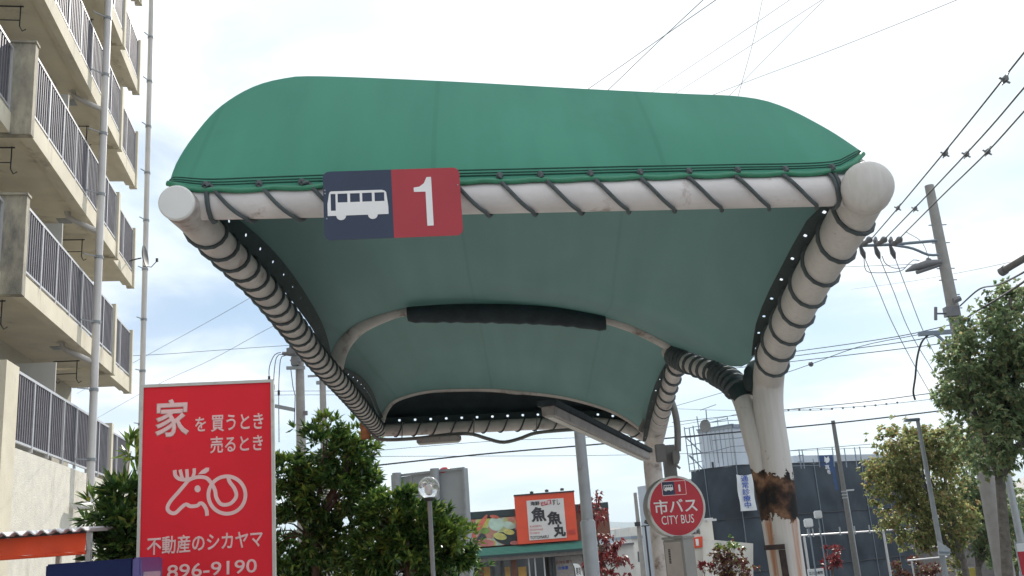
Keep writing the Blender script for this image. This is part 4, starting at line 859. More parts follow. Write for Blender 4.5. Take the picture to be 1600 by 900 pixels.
def blob_points(blobs, n, rng, shell=0.5, clumps=None, cs=0.16):
    """points in a union of ellipsoids (centre, radii), gathered in clumps, thinner inside"""
    w_ = np.array([np.prod(b[1]) ** (2 / 3) for b in blobs]); w_ /= w_.sum(); out = []; outs = []
    for b, k in zip(blobs, (w_ * n).astype(int)):
        c = np.array(b[0]); r = np.array(b[1]); nc = clumps or 26
        d = rng.normal(0, 1, (nc, 3)); d /= np.linalg.norm(d, axis=1)[:, None]; cl = d * (rng.uniform(0.45, 1.0, nc) ** shell)[:, None]
        idx = rng.integers(0, nc, k); p = cl[idx] + rng.normal(0, cs, (k, 3)) * rng.uniform(0.4, 1.3, (k, 1))
        out.append(c + p * r); o = p / (np.linalg.norm(p, axis=1)[:, None] + 1e-6); outs.append(o)
    return np.vstack(out), np.vstack(outs)
def make_tree(name, label, cat, base, fork, blobs, mt, bark, nros, nper, L, Wd, seed, trunk_r=0.07, group=None, spread=0.55, up=0.3, droop=0.0, clumps=None, cs=0.16, second=None):
    rng = np.random.default_rng(seed); base = Vector(base)
    T = thing(name, label, cat, base, group)
    m = MB(); fork = Vector(fork)
    m.tube(spline([base, base.lerp(fork, 0.5) + Vector((0.03, 0.02, 0)), fork], 10), list(np.linspace(trunk_r, trunk_r * 0.72, 10)), 10)
    for b in (second[0] if second else []):
        c = Vector(b[0]); m.tube(spline([fork - Vector((0, 0, 0.05)), fork.lerp(c, 0.5), c], 7), list(np.linspace(trunk_r * 0.3, trunk_r * 0.1, 7)), 6)
    for b in blobs:
        c = Vector(b[0])
        m.tube(spline([fork - Vector((0, 0, 0.05)), fork.lerp(c, 0.5) + Vector((0, 0, -0.06)), c], 9), list(np.linspace(trunk_r * 0.6, trunk_r * 0.2, 9)), 8)
        for k in range(7):
            d = Vector(rng.normal(0, 1, 3)); d.normalize(); e = c + Vector((d.x * b[1][0], d.y * b[1][1], d.z * b[1][2])) * 0.85; s = fork.lerp(c, 0.55 + 0.4 * rng.random())
            m.tube([s, s.lerp(e, 0.5) + Vector((0, 0, 0.04)), e], [trunk_r * 0.2, trunk_r * 0.13, trunk_r * 0.05], 6)
    m.build('trunk', bark, T, smooth=True)
    C, O = blob_points(blobs, nros, rng, clumps=clumps, cs=cs)
    leaf_mesh('crown', leaves(C, O, nper, L, Wd, spread, rng, up, droop), mt, T)
    if second:
        C, O = blob_points(second[0], second[1], rng, clumps=clumps, cs=cs); leaf_mesh('crown', leaves(C, O, nper, L, Wd, spread, rng, up + 0.3, droop), second[2], T)
    return T
def pxblob(x, y, Y, rx, ry, depth=1.0):
    k = Y / FPX; return (tuple(P(x, y, Y)), (rx * k, max(rx, ry) * k * depth, ry * k))
# evergreen trees between the red sign and the restaurant
Y = 12.5; b0 = P(492, 940, Y); b0.z = ground_z(Y)
make_tree('evergreen_tree', 'tall glossy evergreen tree with whorled leaves right beside the red sign', 'tree', b0, P(490, 815, Y),
          [pxblob(508, 708, Y, 52, 44), pxblob(548, 720, Y, 38, 38), pxblob(452, 765, Y, 42, 46), pxblob(532, 770, Y, 58, 42), pxblob(470, 842, Y, 55, 46), pxblob(556, 840, Y + .3, 52, 52), pxblob(445, 890, Y + .2, 40, 40), pxblob(515, 900, Y + .4, 60, 40)],
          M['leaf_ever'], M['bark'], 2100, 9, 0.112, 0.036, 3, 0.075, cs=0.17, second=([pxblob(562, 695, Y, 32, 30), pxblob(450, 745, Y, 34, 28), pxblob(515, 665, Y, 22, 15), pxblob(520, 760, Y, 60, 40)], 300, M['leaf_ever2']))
Y = 12.0; b0 = P(640, 945, Y); b0.z = ground_z(Y)
make_tree('evergreen_tree', 'lower spreading evergreen tree behind the globe lamp', 'tree', b0, P(636, 880, Y),
          [pxblob(608, 800, Y, 42, 36), pxblob(650, 812, Y, 38, 30), pxblob(600, 850, Y, 52, 46), pxblob(660, 850, Y, 48, 44), pxblob(706, 850, Y, 36, 34), pxblob(570, 880, Y + .2, 40, 40), pxblob(690, 890, Y + .2, 45, 35), pxblob(630, 900, Y + .2, 50, 36)],
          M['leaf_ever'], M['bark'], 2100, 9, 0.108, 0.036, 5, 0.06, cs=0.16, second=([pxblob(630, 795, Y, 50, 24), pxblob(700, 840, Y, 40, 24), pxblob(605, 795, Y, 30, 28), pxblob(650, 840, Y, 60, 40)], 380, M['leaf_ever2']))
Y = 11.6; b0 = P(180, 945, Y); b0.z = ground_z(Y)
make_tree('evergreen_shrub', 'large leaved evergreen shrub between the awning and the red sign', 'shrub', b0, P(175, 885, Y),
          [pxblob(194, 778, Y, 22, 20), pxblob(172, 812, Y, 26, 14), pxblob(202, 815, Y, 30, 30), pxblob(185, 858, Y, 30, 28), pxblob(210, 860, Y, 30, 36)],
          M['leaf_ever'], M['bark'], 300, 8, 0.21, 0.055, 8, 0.04, cs=0.2, second=([pxblob(205, 705, Y, 10, 16), pxblob(150, 790, Y, 12, 8)], 16, M['leaf_ever2']))
# street trees at the right
Y = 16.5; b0 = P(1564, 940, Y); b0.z = ground_z(Y)
make_tree('street_tree', 'big leafy street tree at the right edge in front of the utility pole', 'tree', b0, P(1562, 745, Y),
          [pxblob(1592, 520, Y, 62, 62), pxblob(1545, 545, Y, 55, 58), pxblob(1585, 620, Y, 68, 62), pxblob(1522, 610, Y, 52, 50), pxblob(1560, 685, Y, 70, 50), pxblob(1640, 600, Y, 80, 110), pxblob(1500, 580, Y, 30, 44), pxblob(1580, 465, Y, 34, 26)],
          M['leaf_plane'], M['barkgrey'], 4600, 7, 0.085, 0.058, 21, 0.10, spread=0.9, up=0.0, droop=0.2, clumps=44, cs=0.2)
Y = 26; b0 = P(1512, 935, Y); b0.z = ground_z(Y)
make_tree('street_tree', 'yellowing street tree standing in front of the dark scaffold netting', 'tree', b0, P(1505, 872, Y),
          [pxblob(1420, 705, Y, 46, 44), pxblob(1395, 755, Y, 34, 46), pxblob(1455, 750, Y, 52, 52), pxblob(1425, 815, Y, 46, 38), pxblob(1475, 820, Y, 48, 40), pxblob(1465, 700, Y, 40, 36)],
          M['leaf_autumn'], M['barkgrey'], 3000, 7, 0.105, 0.07, 23, 0.11, spread=0.9, up=0.0, droop=0.2, clumps=40, cs=0.2)
Y = 29; b0 = P(1530, 935, Y); b0.z = ground_z(Y)
make_tree('street_tree', 'green street tree rising behind the slim street lamp', 'tree', b0, P(1528, 885, Y),
          [pxblob(1510, 735, Y, 42, 46), pxblob(1545, 770, Y, 44, 50), pxblob(1520, 815, Y, 46, 44), pxblob(1555, 830, Y, 36, 40)],
          M['leaf_plane'], M['barkgrey'], 2000, 7, 0.11, 0.075, 24, 0.11, spread=0.9, up=0.0, droop=0.2, clumps=36, cs=0.2)
Y = 33; b0 = P(1590, 935, Y); b0.z = ground_z(Y)
make_tree('street_tree', 'smaller green tree behind the leaning lamp post at the right edge', 'tree', b0, P(1588, 890, Y),
          [pxblob(1580, 800, Y, 30, 40), pxblob(1600, 840, Y, 38, 40), pxblob(1570, 855, Y, 30, 34)],
          M['leaf_plane'], M['barkgrey'], 1100, 7, 0.12, 0.08, 27, 0.09, spread=0.9, up=0.0, droop=0.2, clumps=30, cs=0.2)
# red leaved trees
Y = 19; b0 = P(948, 935, Y); b0.z = ground_z(Y)
make_tree('red_leaved_tree', 'dark red autumn tree beside the grey lamp post', 'tree', b0, P(945, 890, Y),
          [pxblob(942, 850, Y, 24, 14), pxblob(925, 800, Y, 16, 26), pxblob(965, 882, Y, 22, 16), pxblob(935, 885, Y, 22, 14)],
          M['leaf_red'], M['bark'], 130, 5, 0.11, 0.06, 31, 0.04, spread=0.9, up=-0.2, droop=0.4, clumps=16, cs=0.2)
Y = 24; b0 = P(1143, 935, Y); b0.z = ground_z(Y)
make_tree('red_leaved_tree', 'reddish tree with green tips in front of the dark scaffold netting', 'tree', b0, P(1142, 905, Y),
          [pxblob(1140, 872, Y, 20, 20), pxblob(1150, 890, Y, 20, 18), pxblob(1128, 888, Y, 16, 14)],
          M['leaf_mix'], M['bark'], 200, 5, 0.11, 0.07, 33, 0.04, spread=0.9, up=0.1, droop=0.2, clumps=20, cs=0.25, second=([pxblob(1146, 850, Y, 18, 8)], 18, M['leaf_ever2']))
Y = 24; b0 = P(1097, 935, Y); b0.z = ground_z(Y)
make_tree('red_leaved_tree', 'bright red seedling right of the grey bus stop cabinet', 'tree', b0, P(1098, 905, Y), [pxblob(1102, 890, Y, 11, 10)], M['leaf_red'], M['bark'], 26, 5, 0.10, 0.06, 35, 0.025, spread=0.9, up=0.2, clumps=8)
Y = 34; b0 = P(1300, 935, Y); b0.z = ground_z(Y)
make_tree('red_leaved_tree', 'thin crimson shrub in front of the netting below the pale lamps', 'shrub', b0, P(1301, 895, Y), [pxblob(1303, 868, Y, 20, 12), pxblob(1298, 880, Y, 14, 8)], M['leaf_red'], M['bark'], 60, 5, 0.16, 0.09, 37, 0.03, spread=0.9, up=0.2, clumps=10)
Y = 31; b0 = P(1497, 935, Y); b0.z = ground_z(Y)
make_tree('yellow_shrub', 'yellow and orange shrub at the foot of the street trees', 'shrub', b0, P(1496, 905, Y), [pxblob(1494, 872, Y, 9, 16), pxblob(1500, 890, Y, 9, 10)], M['leaf_autumn'], M['bark'], 120, 5, 0.1, 0.07, 39, 0.03, spread=0.9, up=0.2, clumps=10)
Y = 36; b0 = P(1420, 935, Y); b0.z = ground_z(Y)
make_tree('hedge_shrub', 'dull green shrub under the yellowing street tree', 'shrub', b0, P(1428, 905, Y), [pxblob(1432, 888, Y, 30, 14), pxblob(1460, 892, Y, 20, 12)], M['leaf_mix'], M['bark'], 260, 5, 0.12, 0.08, 41, 0.03, spread=0.9, up=0.2, clumps=14)

# ------------------------------------------------------------------ globe lamp, grey pole
def globe_lamp():
    Y = 11.2; c = P(670, 762, Y); b = P(680, 905, Y); b = Vector((c.x, c.y, ground_z(Y)))
    T = thing('globe_lamp', 'clear glass globe lamp on a slim grey post before the evergreen tree', 'street lamp', b)
    m = MB(); m.tube([b, Vector((c.x, c.y, c.z - 0.13))], 0.026, 14); m.build('post', M['greymetal'], T, smooth='auto')
    m = MB(); m.tube([c - Vector((0, 0, 0.15)), c - Vector((0, 0, 0.115)), c - Vector((0, 0, 0.1))], [0.05, 0.065, 0.04], 16); m.build('collar', M['dark'], T, smooth='auto')
    m = MB(); m.sphere(c, 0.122, 28, 18); m.build('globe', M['globe'], T, smooth=True)
    m = MB(); m.sphere(c - Vector((0, 0, 0.02)), 0.04, 14, 10, (1, 1, 1.3)); m.build('bulb', M['white'], T, smooth=True)
globe_lamp()
def grey_pole():
    a = P(904, 676, 14); b = P(928, 900, 14)
    x = P(915, 780, 14).x; base = Vector((x, 14, ground_z(14)))
    T = thing('lamp_post', 'stepped grey steel lamp post seen below the rear bar of the canopy', 'lamp post', base)
    zs = P(925, 815, 14).z
    m = MB(); m.tube([base, Vector((x, 14, zs)), Vector((x, 14, zs + 0.03))], [0.105, 0.105, 0.082], 20); m.build('lower_shaft', M['greymetal'], T, smooth='auto')
    m = MB(); m.tube([Vector((x, 14, zs)), Vector((x, 14, 4.2)), Vector((x, 14, 5.2))], [0.082, 0.075, 0.07], 20); m.build('upper_shaft', M['greymetal'], T, smooth='auto')
    m = MB(); m.tube([Vector((x, 14, 5.15)), Vector((x + 0.35, 14.1, 5.3)), Vector((x + 0.7, 14.2, 5.32))], 0.035, 10); m.box(Vector((x + 0.9, 14.2, 5.3)), (0.5, 0.2, 0.08)); m.build('lamp_head', M['greymetal'], T)
grey_pole()

# ------------------------------------------------------------------ billboard seen from behind
def billboard():
    pl = Plane(724, 731, 21, -24)
    f = pl.uv; vb = -4.2
    base = pl.pt(-1.3, 0); base.z = ground_z(21)
    T = thing('billboard', 'grey billboard seen from behind rising over the evergreen trees', 'billboard', base)
    uL = f(611, 747)[0]; u2 = f(688, 733)[0]
    m = MB(); m.prism([(uL, vb), (0, vb), (0, 0), (uL, f(611, 747)[1])], pl, -0.2, -0.06); m.build('back_panel', M['billback'], T)
    m = MB()
    for u in (uL + 0.02, -0.02): m.prism([(u - 0.025, vb), (u + 0.025, vb), (u + 0.025, 0.02), (u - 0.025, 0.02)], pl, -0.057, -0.01)
    m.prism([(uL, -0.03), (0, -0.03), (0, 0.02), (uL, 0.02)], pl, -0.06, -0.02); m.prism([(uL, -0.94), (0, -0.94), (0, -0.88), (uL, -0.88)], pl, -0.06, -0.03)
    for k in (0.27,): m.prism([(uL * (1 - k) - 0.02, vb), (uL * (1 - k) + 0.02, vb), (uL * (1 - k) + 0.02, 0), (uL * (1 - k) - 0.02, 0)], pl, -0.06, -0.03)
    m.build('rib', M['greymetal'], T)
    for u in (f(681, 740)[0], f(622, 750)[0]):
        m = MB(); b0 = pl.pt(u, 0, 0.05); m.tube([Vector((b0.x, b0.y, ground_z(21))), pl.pt(u, 0.05, 0.05)], 0.10, 14); m.build('post', M['greymetal'], T, smooth='auto')
    m = MB(); m.sphere(pl.pt(f(690, 733)[0], 0.0, -0.15), 0.13, 14, 8, (1, 1, 0.6)); m.build('red_cap', M['busred'], T)
billboard()

# ------------------------------------------------------------------ restaurant
def restaurant():
    Y = 45; pl = Plane(745, 868, Y, 3); f = pl.uv; gz = ground_z(Y)
    T = thing('restaurant', 'sushi restaurant with teal eave and wooden window bays behind the grey lamp post', 'restaurant', pl.pt(3, gz - pl.o.z))
    g = gz - pl.o.z; z = lambda x, y: (720 + x / 8, 800 + y / 8)
    e0 = f(700, 876); ue0 = f(690, 880)[0]; ue1 = f(925, 850)[0]
    vb = (f(745, 875)[1] + f(910, 862)[1]) / 2; vt = (f(750, 856)[1] + f(905, 846)[1]) / 2
    m = MB(); n = 6; rows = []
    for j in range(n + 1):
        v = vb + 0.16 + (vt - vb - 0.16) * j / n; d = 0.9 - 0.75 * j / n
        rows.append([pl.pt(ue0, v, d), pl.pt(ue1, v, d)]); 
        if j < n: rows.append([pl.pt(ue0, v + 0.045, d), pl.pt(ue1, v + 0.045, d)])
    m.grid(rows); m.build('eave', M['eave'], T)
    m = MB(); m.prism([(ue0, vb + 0.05), (ue1, vb + 0.05), (ue1, vb + 0.158), (ue0, vb + 0.158)], pl, -0.3, 0.89); m.build('gutter', M['darkgreen'], T)
    m = MB(); m.prism([(ue0 + 0.1, vb - 0.1), (ue1 - 0.1, vb - 0.1), (ue1 - 0.1, vb + 0.047), (ue0 + 0.1, vb + 0.047)], pl, -0.3, 0.6); m.build('beam', M['fixture'], T)
    # parapet wall behind the signs and dark fascia
    vp = f(765, 798)[1]; vpb = f(765, 809)[1]
    m = MB(); m.prism([(ue0, vt), (ue1 + 0.9, vt), (ue1 + 0.9, vpb), (ue0, vpb)], pl, -8, -0.15); m.build('wall', M['wood'], T)
    m = MB(); m.prism([(ue0, vpb), (ue1 + 0.9, vpb), (ue1 + 0.9, vp), (ue0, vp)], pl, -8.05, 0.0); m.build('fascia', M['darkgreen'], T)
    # shop front
    m = MB(); m.prism([(ue0, g), (ue1 + 0.6, g), (ue1 + 0.6, vb - 0.1), (ue0, vb - 0.1)], pl, -8, -2.0); m.build('interior', M['dusk'], T)
    for x in (250, 400, 515, 665, 1120, 1165):
        uu = f(*z(x, 680))[0]; m = MB(); wd = 0.12 if x in (250, 665) else 0.07
        m.prism([(uu - wd, g), (uu + wd, g), (uu + wd, vb - 0.1), (uu - wd, vb - 0.1)], pl, -0.1, 0.1); m.build('post', M['wood'] if x in (250, 665) else M['dark'], T)
    for x in (855, 930, 1045):
        uu = f(*z(x, 680))[0]; m = MB(); m.prism([(uu - 0.03, g), (uu + 0.03, g), (uu + 0.03, vb - 0.1), (uu - 0.03, vb - 0.1)], pl, -0.1, 0.05); m.build('mullion', M['rail'], T)
    for a, b in ((270, 390), (420, 500), (535, 640), (700, 845), (870, 1035)):
        u0 = f(*z(a, 680))[0]; u1 = f(*z(b, 680))[0]; m = MB(); m.prism([(u0, g + 0.4), (u1, g + 0.4), (u1, vb - 0.12), (u0, vb - 0.12)], pl, -0.06, -0.03); w_ = m.build('window', M['glass'], T)
        if b < 860 and a != 420:
            m = MB(); vv = f(*z(a, 690))[1]; m.prism([(u0 + 0.05, vv - 0.5), (u1 - 0.1, vv - 0.5), (u1 - 0.1, vv), (u0 + 0.05, vv)], pl, -0.028, -0.02); m.build('poster', M['poster'], w_)
    u0 = f(*z(1170, 680))[0]; u1 = f(*z(1530, 680))[0]
    m = MB(); m.prism([(u0, g), (u1, g), (u1, vb - 0.13), (u0, vb - 0.13)], pl, -0.1, -0.03); pan = m.build('menu_wall', M['fixture'], T)
    text('lettering', 'お食事', M['blueink'], pan, pl, (*z(1215, 675), *z(1345, 722)), -0.02, 0.03)
    text('lettering', 'お持ち帰り', M['wood'], pan, pl, (*z(1190, 605), *z(1390, 650)), -0.02, 0.02)
    # food banner
    S = thing('food_banner', 'long banner of sushi photographs above the teal eave left of the orange sign', 'banner', pl.pt(f(770, 850)[0], f(770, 852)[1]))
    ub0 = f(727, 830)[0]; ub1 = f(812, 830)[0]; v0 = f(770, 853)[1]; v1 = f(770, 809)[1] - 0.02
    m = MB(); m.prism([(ub0, v0), (ub1, v0), (ub1, v1), (ub0, v1)], pl, 0.01, 0.08); m.build('banner', M['dishes'], S)
    # a few slices and rolls printed on it
    q = MB()
    def ell(x, y, rx, ry, an, mtx, nm):
        a_ = rad(an); L = []
        for k in range(20):
            c, s = math.cos(2 * math.pi * k / 20) * rx, math.sin(2 * math.pi * k / 20) * ry; L.append(f(*z(x + c * math.cos(a_) - s * math.sin(a_), y + c * math.sin(a_) + s * math.cos(a_))))
        global _lay
        _lay += 0.003
        mm = MB(); mm.prism(L, pl, 0.08, 0.08 + _lay); mm.build(nm, mtx, S)
    pink = mat('print_pink', (0.50, 0.17, 0.16), 0.5, 0, 0.3, 2.5); salmon = mat('print_salmon', (0.50, 0.12, 0.08), 0.5, 0, 0.4, 3); pale = mat('print_pale', (0.42, 0.56, 0.48), 0.5, 0, 0.25, 3); yel = mat('print_yellow', (0.52, 0.50, 0.16), 0.5, 0, 0.25, 4); blk = mat('print_black', (0.02, 0.03, 0.035), 0.5); lg = mat('print_green', (0.16, 0.26, 0.06), 0.5, 0, 0.4, 3)
    ell(560, 330, 150, 75, 10, blk, 'nori_roll'); ell(250, 160, 30, 150, 32, salmon, 'prawn'); ell(120, 270, 85, 35, 35, salmon, 'prawn'); ell(440, 150, 95, 85, 10, pale, 'squid'); ell(600, 165, 80, 45, 15, pale, 'squid'); ell(300, 235, 60, 40, 0, lg, 'leaf'); ell(490, 305, 85, 42, 12, yel, 'roll_filling'); ell(600, 250, 70, 34, 10, yel, 'roll_filling'); ell(310, 385, 110, 45, 5, pink, 'tuna'); ell(420, 60, 60, 22, 10, salmon, 'tuna'); ell(670, 385, 55, 25, -5, pink, 'tuna')
    # orange name sign
    zz = lambda x, y: (800 + x / 6.43, 760 + y / 6.43); po = Plane(803, 775, 44.6, 3); h = po.uv
    S = thing('restaurant_sign', 'square orange signboard with big black brushed characters on the restaurant roof', 'signboard', po.pt(1.5, h(855, 850)[1]))
    u1 = (h(895, 769)[0] + h(905, 843)[0]) / 2; u0 = h(810, 852)[0] * 0.5; v0 = (h(812, 851)[1] + h(904, 843)[1]) / 2; v1 = (h(803, 775)[1] + h(895, 769)[1]) / 2
    m = MB(); m.prism([(u0, v0), (u1, v0), (u1, v1), (u0, v1)], po, -0.5, 0.0); m.build('board', M['orange'], S)
    m = MB(); m.prism([(u0 - 0.02, v1), (u1 + 0.02, v1), (u1 + 0.02, v1 + 0.06), (u0 - 0.02, v1 + 0.06)], po, -0.52, 0.04); m.build('cap_strip', M['dark'], S)
    uw0 = (h(*zz(145, 330))[0] + h(*zz(172, 330))[0]) / 2; uw1 = (h(*zz(520, 330))[0] + h(*zz(548, 330))[0]) / 2; vw0 = h(*zz(350, 530))[1]; vw1 = h(*zz(340, 130))[1]
    m = MB(); m.prism([(uw0, vw0), (uw1, vw0), (uw1, vw1), (uw0, vw1)], po, 0.0, 0.03); m.build('white_panel', M['panelwhite'], S)
    BX = lambda a, b, c, d: (*zz(a, b), *zz(c, d))
    text('lettering', '海鮮', M['ink'], S, po, BX(183, 148, 278, 193), 0.04, 0.03)
    m = MB(); m.prism([h(*zz(286, 158)), h(*zz(388, 132)), h(*zz(396, 175)), h(*zz(294, 198))], po, 0.03, 0.042); m.build('red_tab', M['busred'], S)
    text('lettering', '江戸前', M['white'], S, po, BX(296, 142, 384, 186), 0.05, 0.02)
    text('lettering', 'すし', M['ink'], S, po, BX(402, 130, 482, 186), 0.04, 0.02)
    text('lettering', '魚', M['ink'], S, po, BX(190, 205, 345, 355), 0.04, 0.04); text('lettering', '魚', M['ink'], S, po, BX(350, 248, 498, 385), 0.045, 0.04)
    text('lettering', '丸', M['ink'], S, po, BX(415, 380, 540, 508), 0.05, 0.05)
    for i, (b, x1) in enumerate((('KAISEN', 295), ('EDOMAE', 312), ('SUSHI', 275))): text('lettering', b, M['redink'], S, po, BX(180, 390 + i * 34, x1, 410 + i * 34), 0.04, 0.0)
    text('lettering', 'TOTOMARU', M['ink'], S, po, BX(182, 494, 368, 526), 0.04, 0.015)
    text('lettering', '本店', M['redink'], S, po, BX(560, 425, 640, 485), 0.04, 0.03)
    m = MB()
    for x, y in ((195, 100), (345, 82), (498, 68)):
        a = po.pt(*h(*zz(x, y)), 0.0); m.tube([a + Vector((0, 0, 0.12)), a + po.n * 0.35 + Vector((0, 0, 0.2))], 0.02, 6); m.box(a + po.n * 0.38 + Vector((0, 0, 0.14)), (0.16, 0.12, 0.1))
    m.build('spotlights', M['dark'], S)
    m = MB()
    # standing white flag in front of the shop
    fl = Plane(908, 900, 30, 0); b = fl.pt(0, 0); b.z = ground_z(30)
    S = thing('shop_flag', 'narrow curved white flag standing before the restaurant window', 'flag', b)
    ff = lambda x, y: fl.uv(720 + x / 8, 800 + y / 8)
    pts = [ff(1400, 645), ff(1460, 645), ff(1490, 670), ff(1515, 730), ff(1530, 800), ff(1545, 1000), ff(1450, 1000), ff(1440, 800), ff(1425, 700)]
    m = MB(); m.prism(pts, fl, -0.01, 0.0); m.build('cloth', M['bannerwhite'], S)
    m = MB(); p0 = fl.pt(*ff(1440, 900), -0.03); m.tube([Vector((p0.x, p0.y, b.z)), p0, fl.pt(*ff(1418, 700), -0.03), fl.pt(*ff(1395, 643), -0.03)], 0.015, 8); m.build('pole', M['dark'], S)
    text('lettering', '寿司', M['ink'], S, fl, (720 + 1440 / 8, 800 + 690 / 8, 720 + 1500 / 8, 800 + 790 / 8), 0.004, 0.02)
_lay = 0.0
restaurant()

# ------------------------------------------------------------------ building wrapped in scaffold netting
def wrapped():
    Y = 50; pf = Plane(1149, 727, Y, 30); gz = ground_z(Y); f = pf.uv
    T = thing('wrapped_building', 'building wrapped in dark blue scaffold netting with a grey penthouse on top', 'building', Vector((pf.o.x + 5, pf.o.y + 6, gz)))
    plf = Plane((pf.o.x, pf.o.y, pf.o.z), 0, None, -42)
    g = gz - pf.o.z
    def sheet(pl, u0, u1, vt, nu, name, seed):
        rr = random.Random(seed); rows = []
        nv = 26
        for j in range(nv + 1):
            v = g + (vt - g) * j / nv; row = []
            for i in range(nu + 1):
                u = u0 + (u1 - u0) * i / nu; cell = (u % 1.8) / 1.8; cv = ((v - vt) % 2.6) / 2.6
                d = 0.16 * math.sin(math.pi * cell) * math.sin(math.pi * cv) + 0.02 * math.sin(u * 5.1 + v * 3) + 0.015 * math.sin(u * 11 - v * 7)
                row.append(pl.pt(u, v + (0.03 * math.sin(u * 3.2) if j == nv else 0), d))
            rows.append(row)
        m = MB(); m.grid(rows); return m.build(name, M['mesh'], T, smooth=True)
    vR = f(1400, 728)[1]; uR = f(1440, 728)[0]
    sheet(pf, 0.0, uR, 0.0, 90, 'netting', 3); uL = plf.uv(1080, 740)[0]; sheet(plf, uL, 0.0, 0.0, 40, 'netting', 4)
    # lines of poles that clamp the netting
    m = MB()
    for k in range(int(uR / 1.8) + 2): u = k * 1.8; m.tube([pf.pt(u, g, 0.06), pf.pt(u, 0.2, 0.06)], 0.02, 6)
    for k in range(1, 6): m.tube([plf.pt(-k * 1.8, g, 0.06), plf.pt(-k * 1.8, 0.2, 0.06)], 0.02, 6) if -k * 1.8 > uL else None
    m.build('netting_poles', M['bluegrey'], T)
    m = MB()
    for k in range(0, 3):
        vv = -2.6 * k; m.tube([plf.pt(uL, vv, 0.05), pf.pt(0, vv, 0.06), pf.pt(uR, vv, 0.06)], 0.022, 6)
    m.build('netting_lashing', M['dark'], T)
    m = MB(); m.prism([(0.4, g), (uR, g), (uR, -0.3), (0.4, -0.3)], pf, -9, -0.9); m.build('wall', M['pent'], T)
    # parapet to the right
    pq = Plane(1246, 731, 56, 10); h = pq.uv
    m = MB(); m.prism([h(1240, 740), h(1400, 735), h(1400, 709), h(1240, 712)], pq, -3, 0); m.build('parapet', M['pent'], T)
    m = MB(); m.prism([h(1300, 735), h(1400, 728), h(1400, 712), h(1310, 728)], pq, 0.1, 0.5); m.build('sloping_roof', M['fixture'], T)
    # penthouse
    pp = Plane(1144, 664.7, 54, 32); pq2 = Plane((pp.o.x, pp.o.y, pp.o.z), 0, None, -46); ul = pq2.uv(1091, 678)[0]
    a = pp.o; b = pq2.pt(ul, 0); c = pp.pt(3.1, 0); d = b + (c - a); zb = pf.o.z - 1
    m = MB(); q = [b, a, c, d]; m.add([Vector((p.x, p.y, zb)) for p in q] + [Vector((p.x, p.y, a.z)) for p in q], [(0, 1, 5, 4), (1, 2, 6, 5), (2, 3, 7, 6), (3, 0, 4, 7), (4, 5, 6, 7)])
    ph = m.build('penthouse', M['pent'], T)
    m = MB(); x0 = pq2.uv(1112, 722); x1 = pq2.uv(1116, 732); m.prism([x0, (x1[0], x0[1]), x1, (x0[0], x1[1])], pq2, 0.0, 0.03); m.build('window', M['dark'], ph)
    m = MB()
    for k in range(1, 8): m.prism([(ul * k / 8 - 0.01, -3.4), (ul * k / 8 + 0.01, -3.4), (ul * k / 8 + 0.01, 0), (ul * k / 8 - 0.01, 0)], pq2, 0.0, 0.02)
    m.prism([(ul, -0.12), (0, -0.12), (0, 0.03), (ul, 0.03)], pq2, 0.0, 0.05); m.prism([(-0.09, -3.4), (0.0, -3.4), (0.0, 0.05), (-0.09, 0.05)], pq2, 0.0, 0.04); m.build('siding_joint', M['greymetal'], ph)
    m = MB(); m.prism([(0.0, -0.14), (3.15, -0.14), (3.15, 0.06), (0.0, 0.06)], pp, 0.0, 0.08); m.prism([(ul - 0.05, 0.035), (0.05, 0.035), (0.05, 0.09), (ul - 0.05, 0.09)], pq2, -0.1, 0.10)
    for uu in (0.9, 1.8, 2.7): m.prism([(uu - 0.012, -3.4), (uu + 0.012, -3.4), (uu + 0.012, -0.14), (uu - 0.012, -0.14)], pp, 0.0, 0.02)
    m.build('roof_edge', M['bluegrey'], ph)
    # scaffold pipes
    S = MB()
    W2 = lambda x, y, Y_=49.6: P(x, y, Y_)
    def pole(x0, y0, x1, y1, Y_=49.6, r=0.028): S.tube([W2(x0, y0, Y_), W2(x1, y1, Y_)], r, 5)
    zz = lambda x, y: (1040 + x / 7.5, 640 + y / 7.5)
    for x0, y0, x1, y1 in ((218, 205, 285, 735), (275, 215, 345, 735), (320, 190, 395, 720), (365, 80, 400, 285)): pole(*zz(x0, y0), *zz(x1, y1))
    for x0, y0, x1, y1 in ((218, 225, 330, 205), (235, 330, 400, 310), (250, 425, 420, 390), (262, 535, 440, 500), (275, 640, 440, 600), (325, 205, 420, 190), (315, 530, 600, 480), (600, 480, 780, 430), (780, 430, 990, 420), (500, 155, 730, 105), (730, 130, 930, 118), (550, 360, 980, 320), (540, 150, 720, 130)): pole(*zz(x0, y0), *zz(x1, y1), r=0.02)
    for x0, y0, x1, y1 in ((245, 335, 420, 505), (260, 350, 345, 430), (290, 540, 440, 700), (275, 540, 330, 600)): pole(*zz(x0, y0), *zz(x1, y1), r=0.03)
    for x0, y0, x1, y1 in ((605, 110, 618, 220), (722, 85, 738, 185), (897, 75, 910, 180), (515, 300, 540, 480), (572, 300, 620, 630), (632, 290, 680, 650)): pole(*zz(x0, y0), *zz(x1, y1), r=0.02)
    for x, y in ((1233, 705), (1248, 702), (1253, 702), (1277, 700), (1300, 699), (1319, 700), (1335, 699), (1343, 698)): pole(x, y, x + 4, y + 30)
    pole(1235, 704, 1360, 694, r=0.016); pole(1246, 722, 1256, 720, r=0.02); pole(1247, 712, 1256, 711, r=0.02); pole(1235, 728, 1280, 727, r=0.016)
    S.build('scaffold_pipes', M['bluegrey'], T)
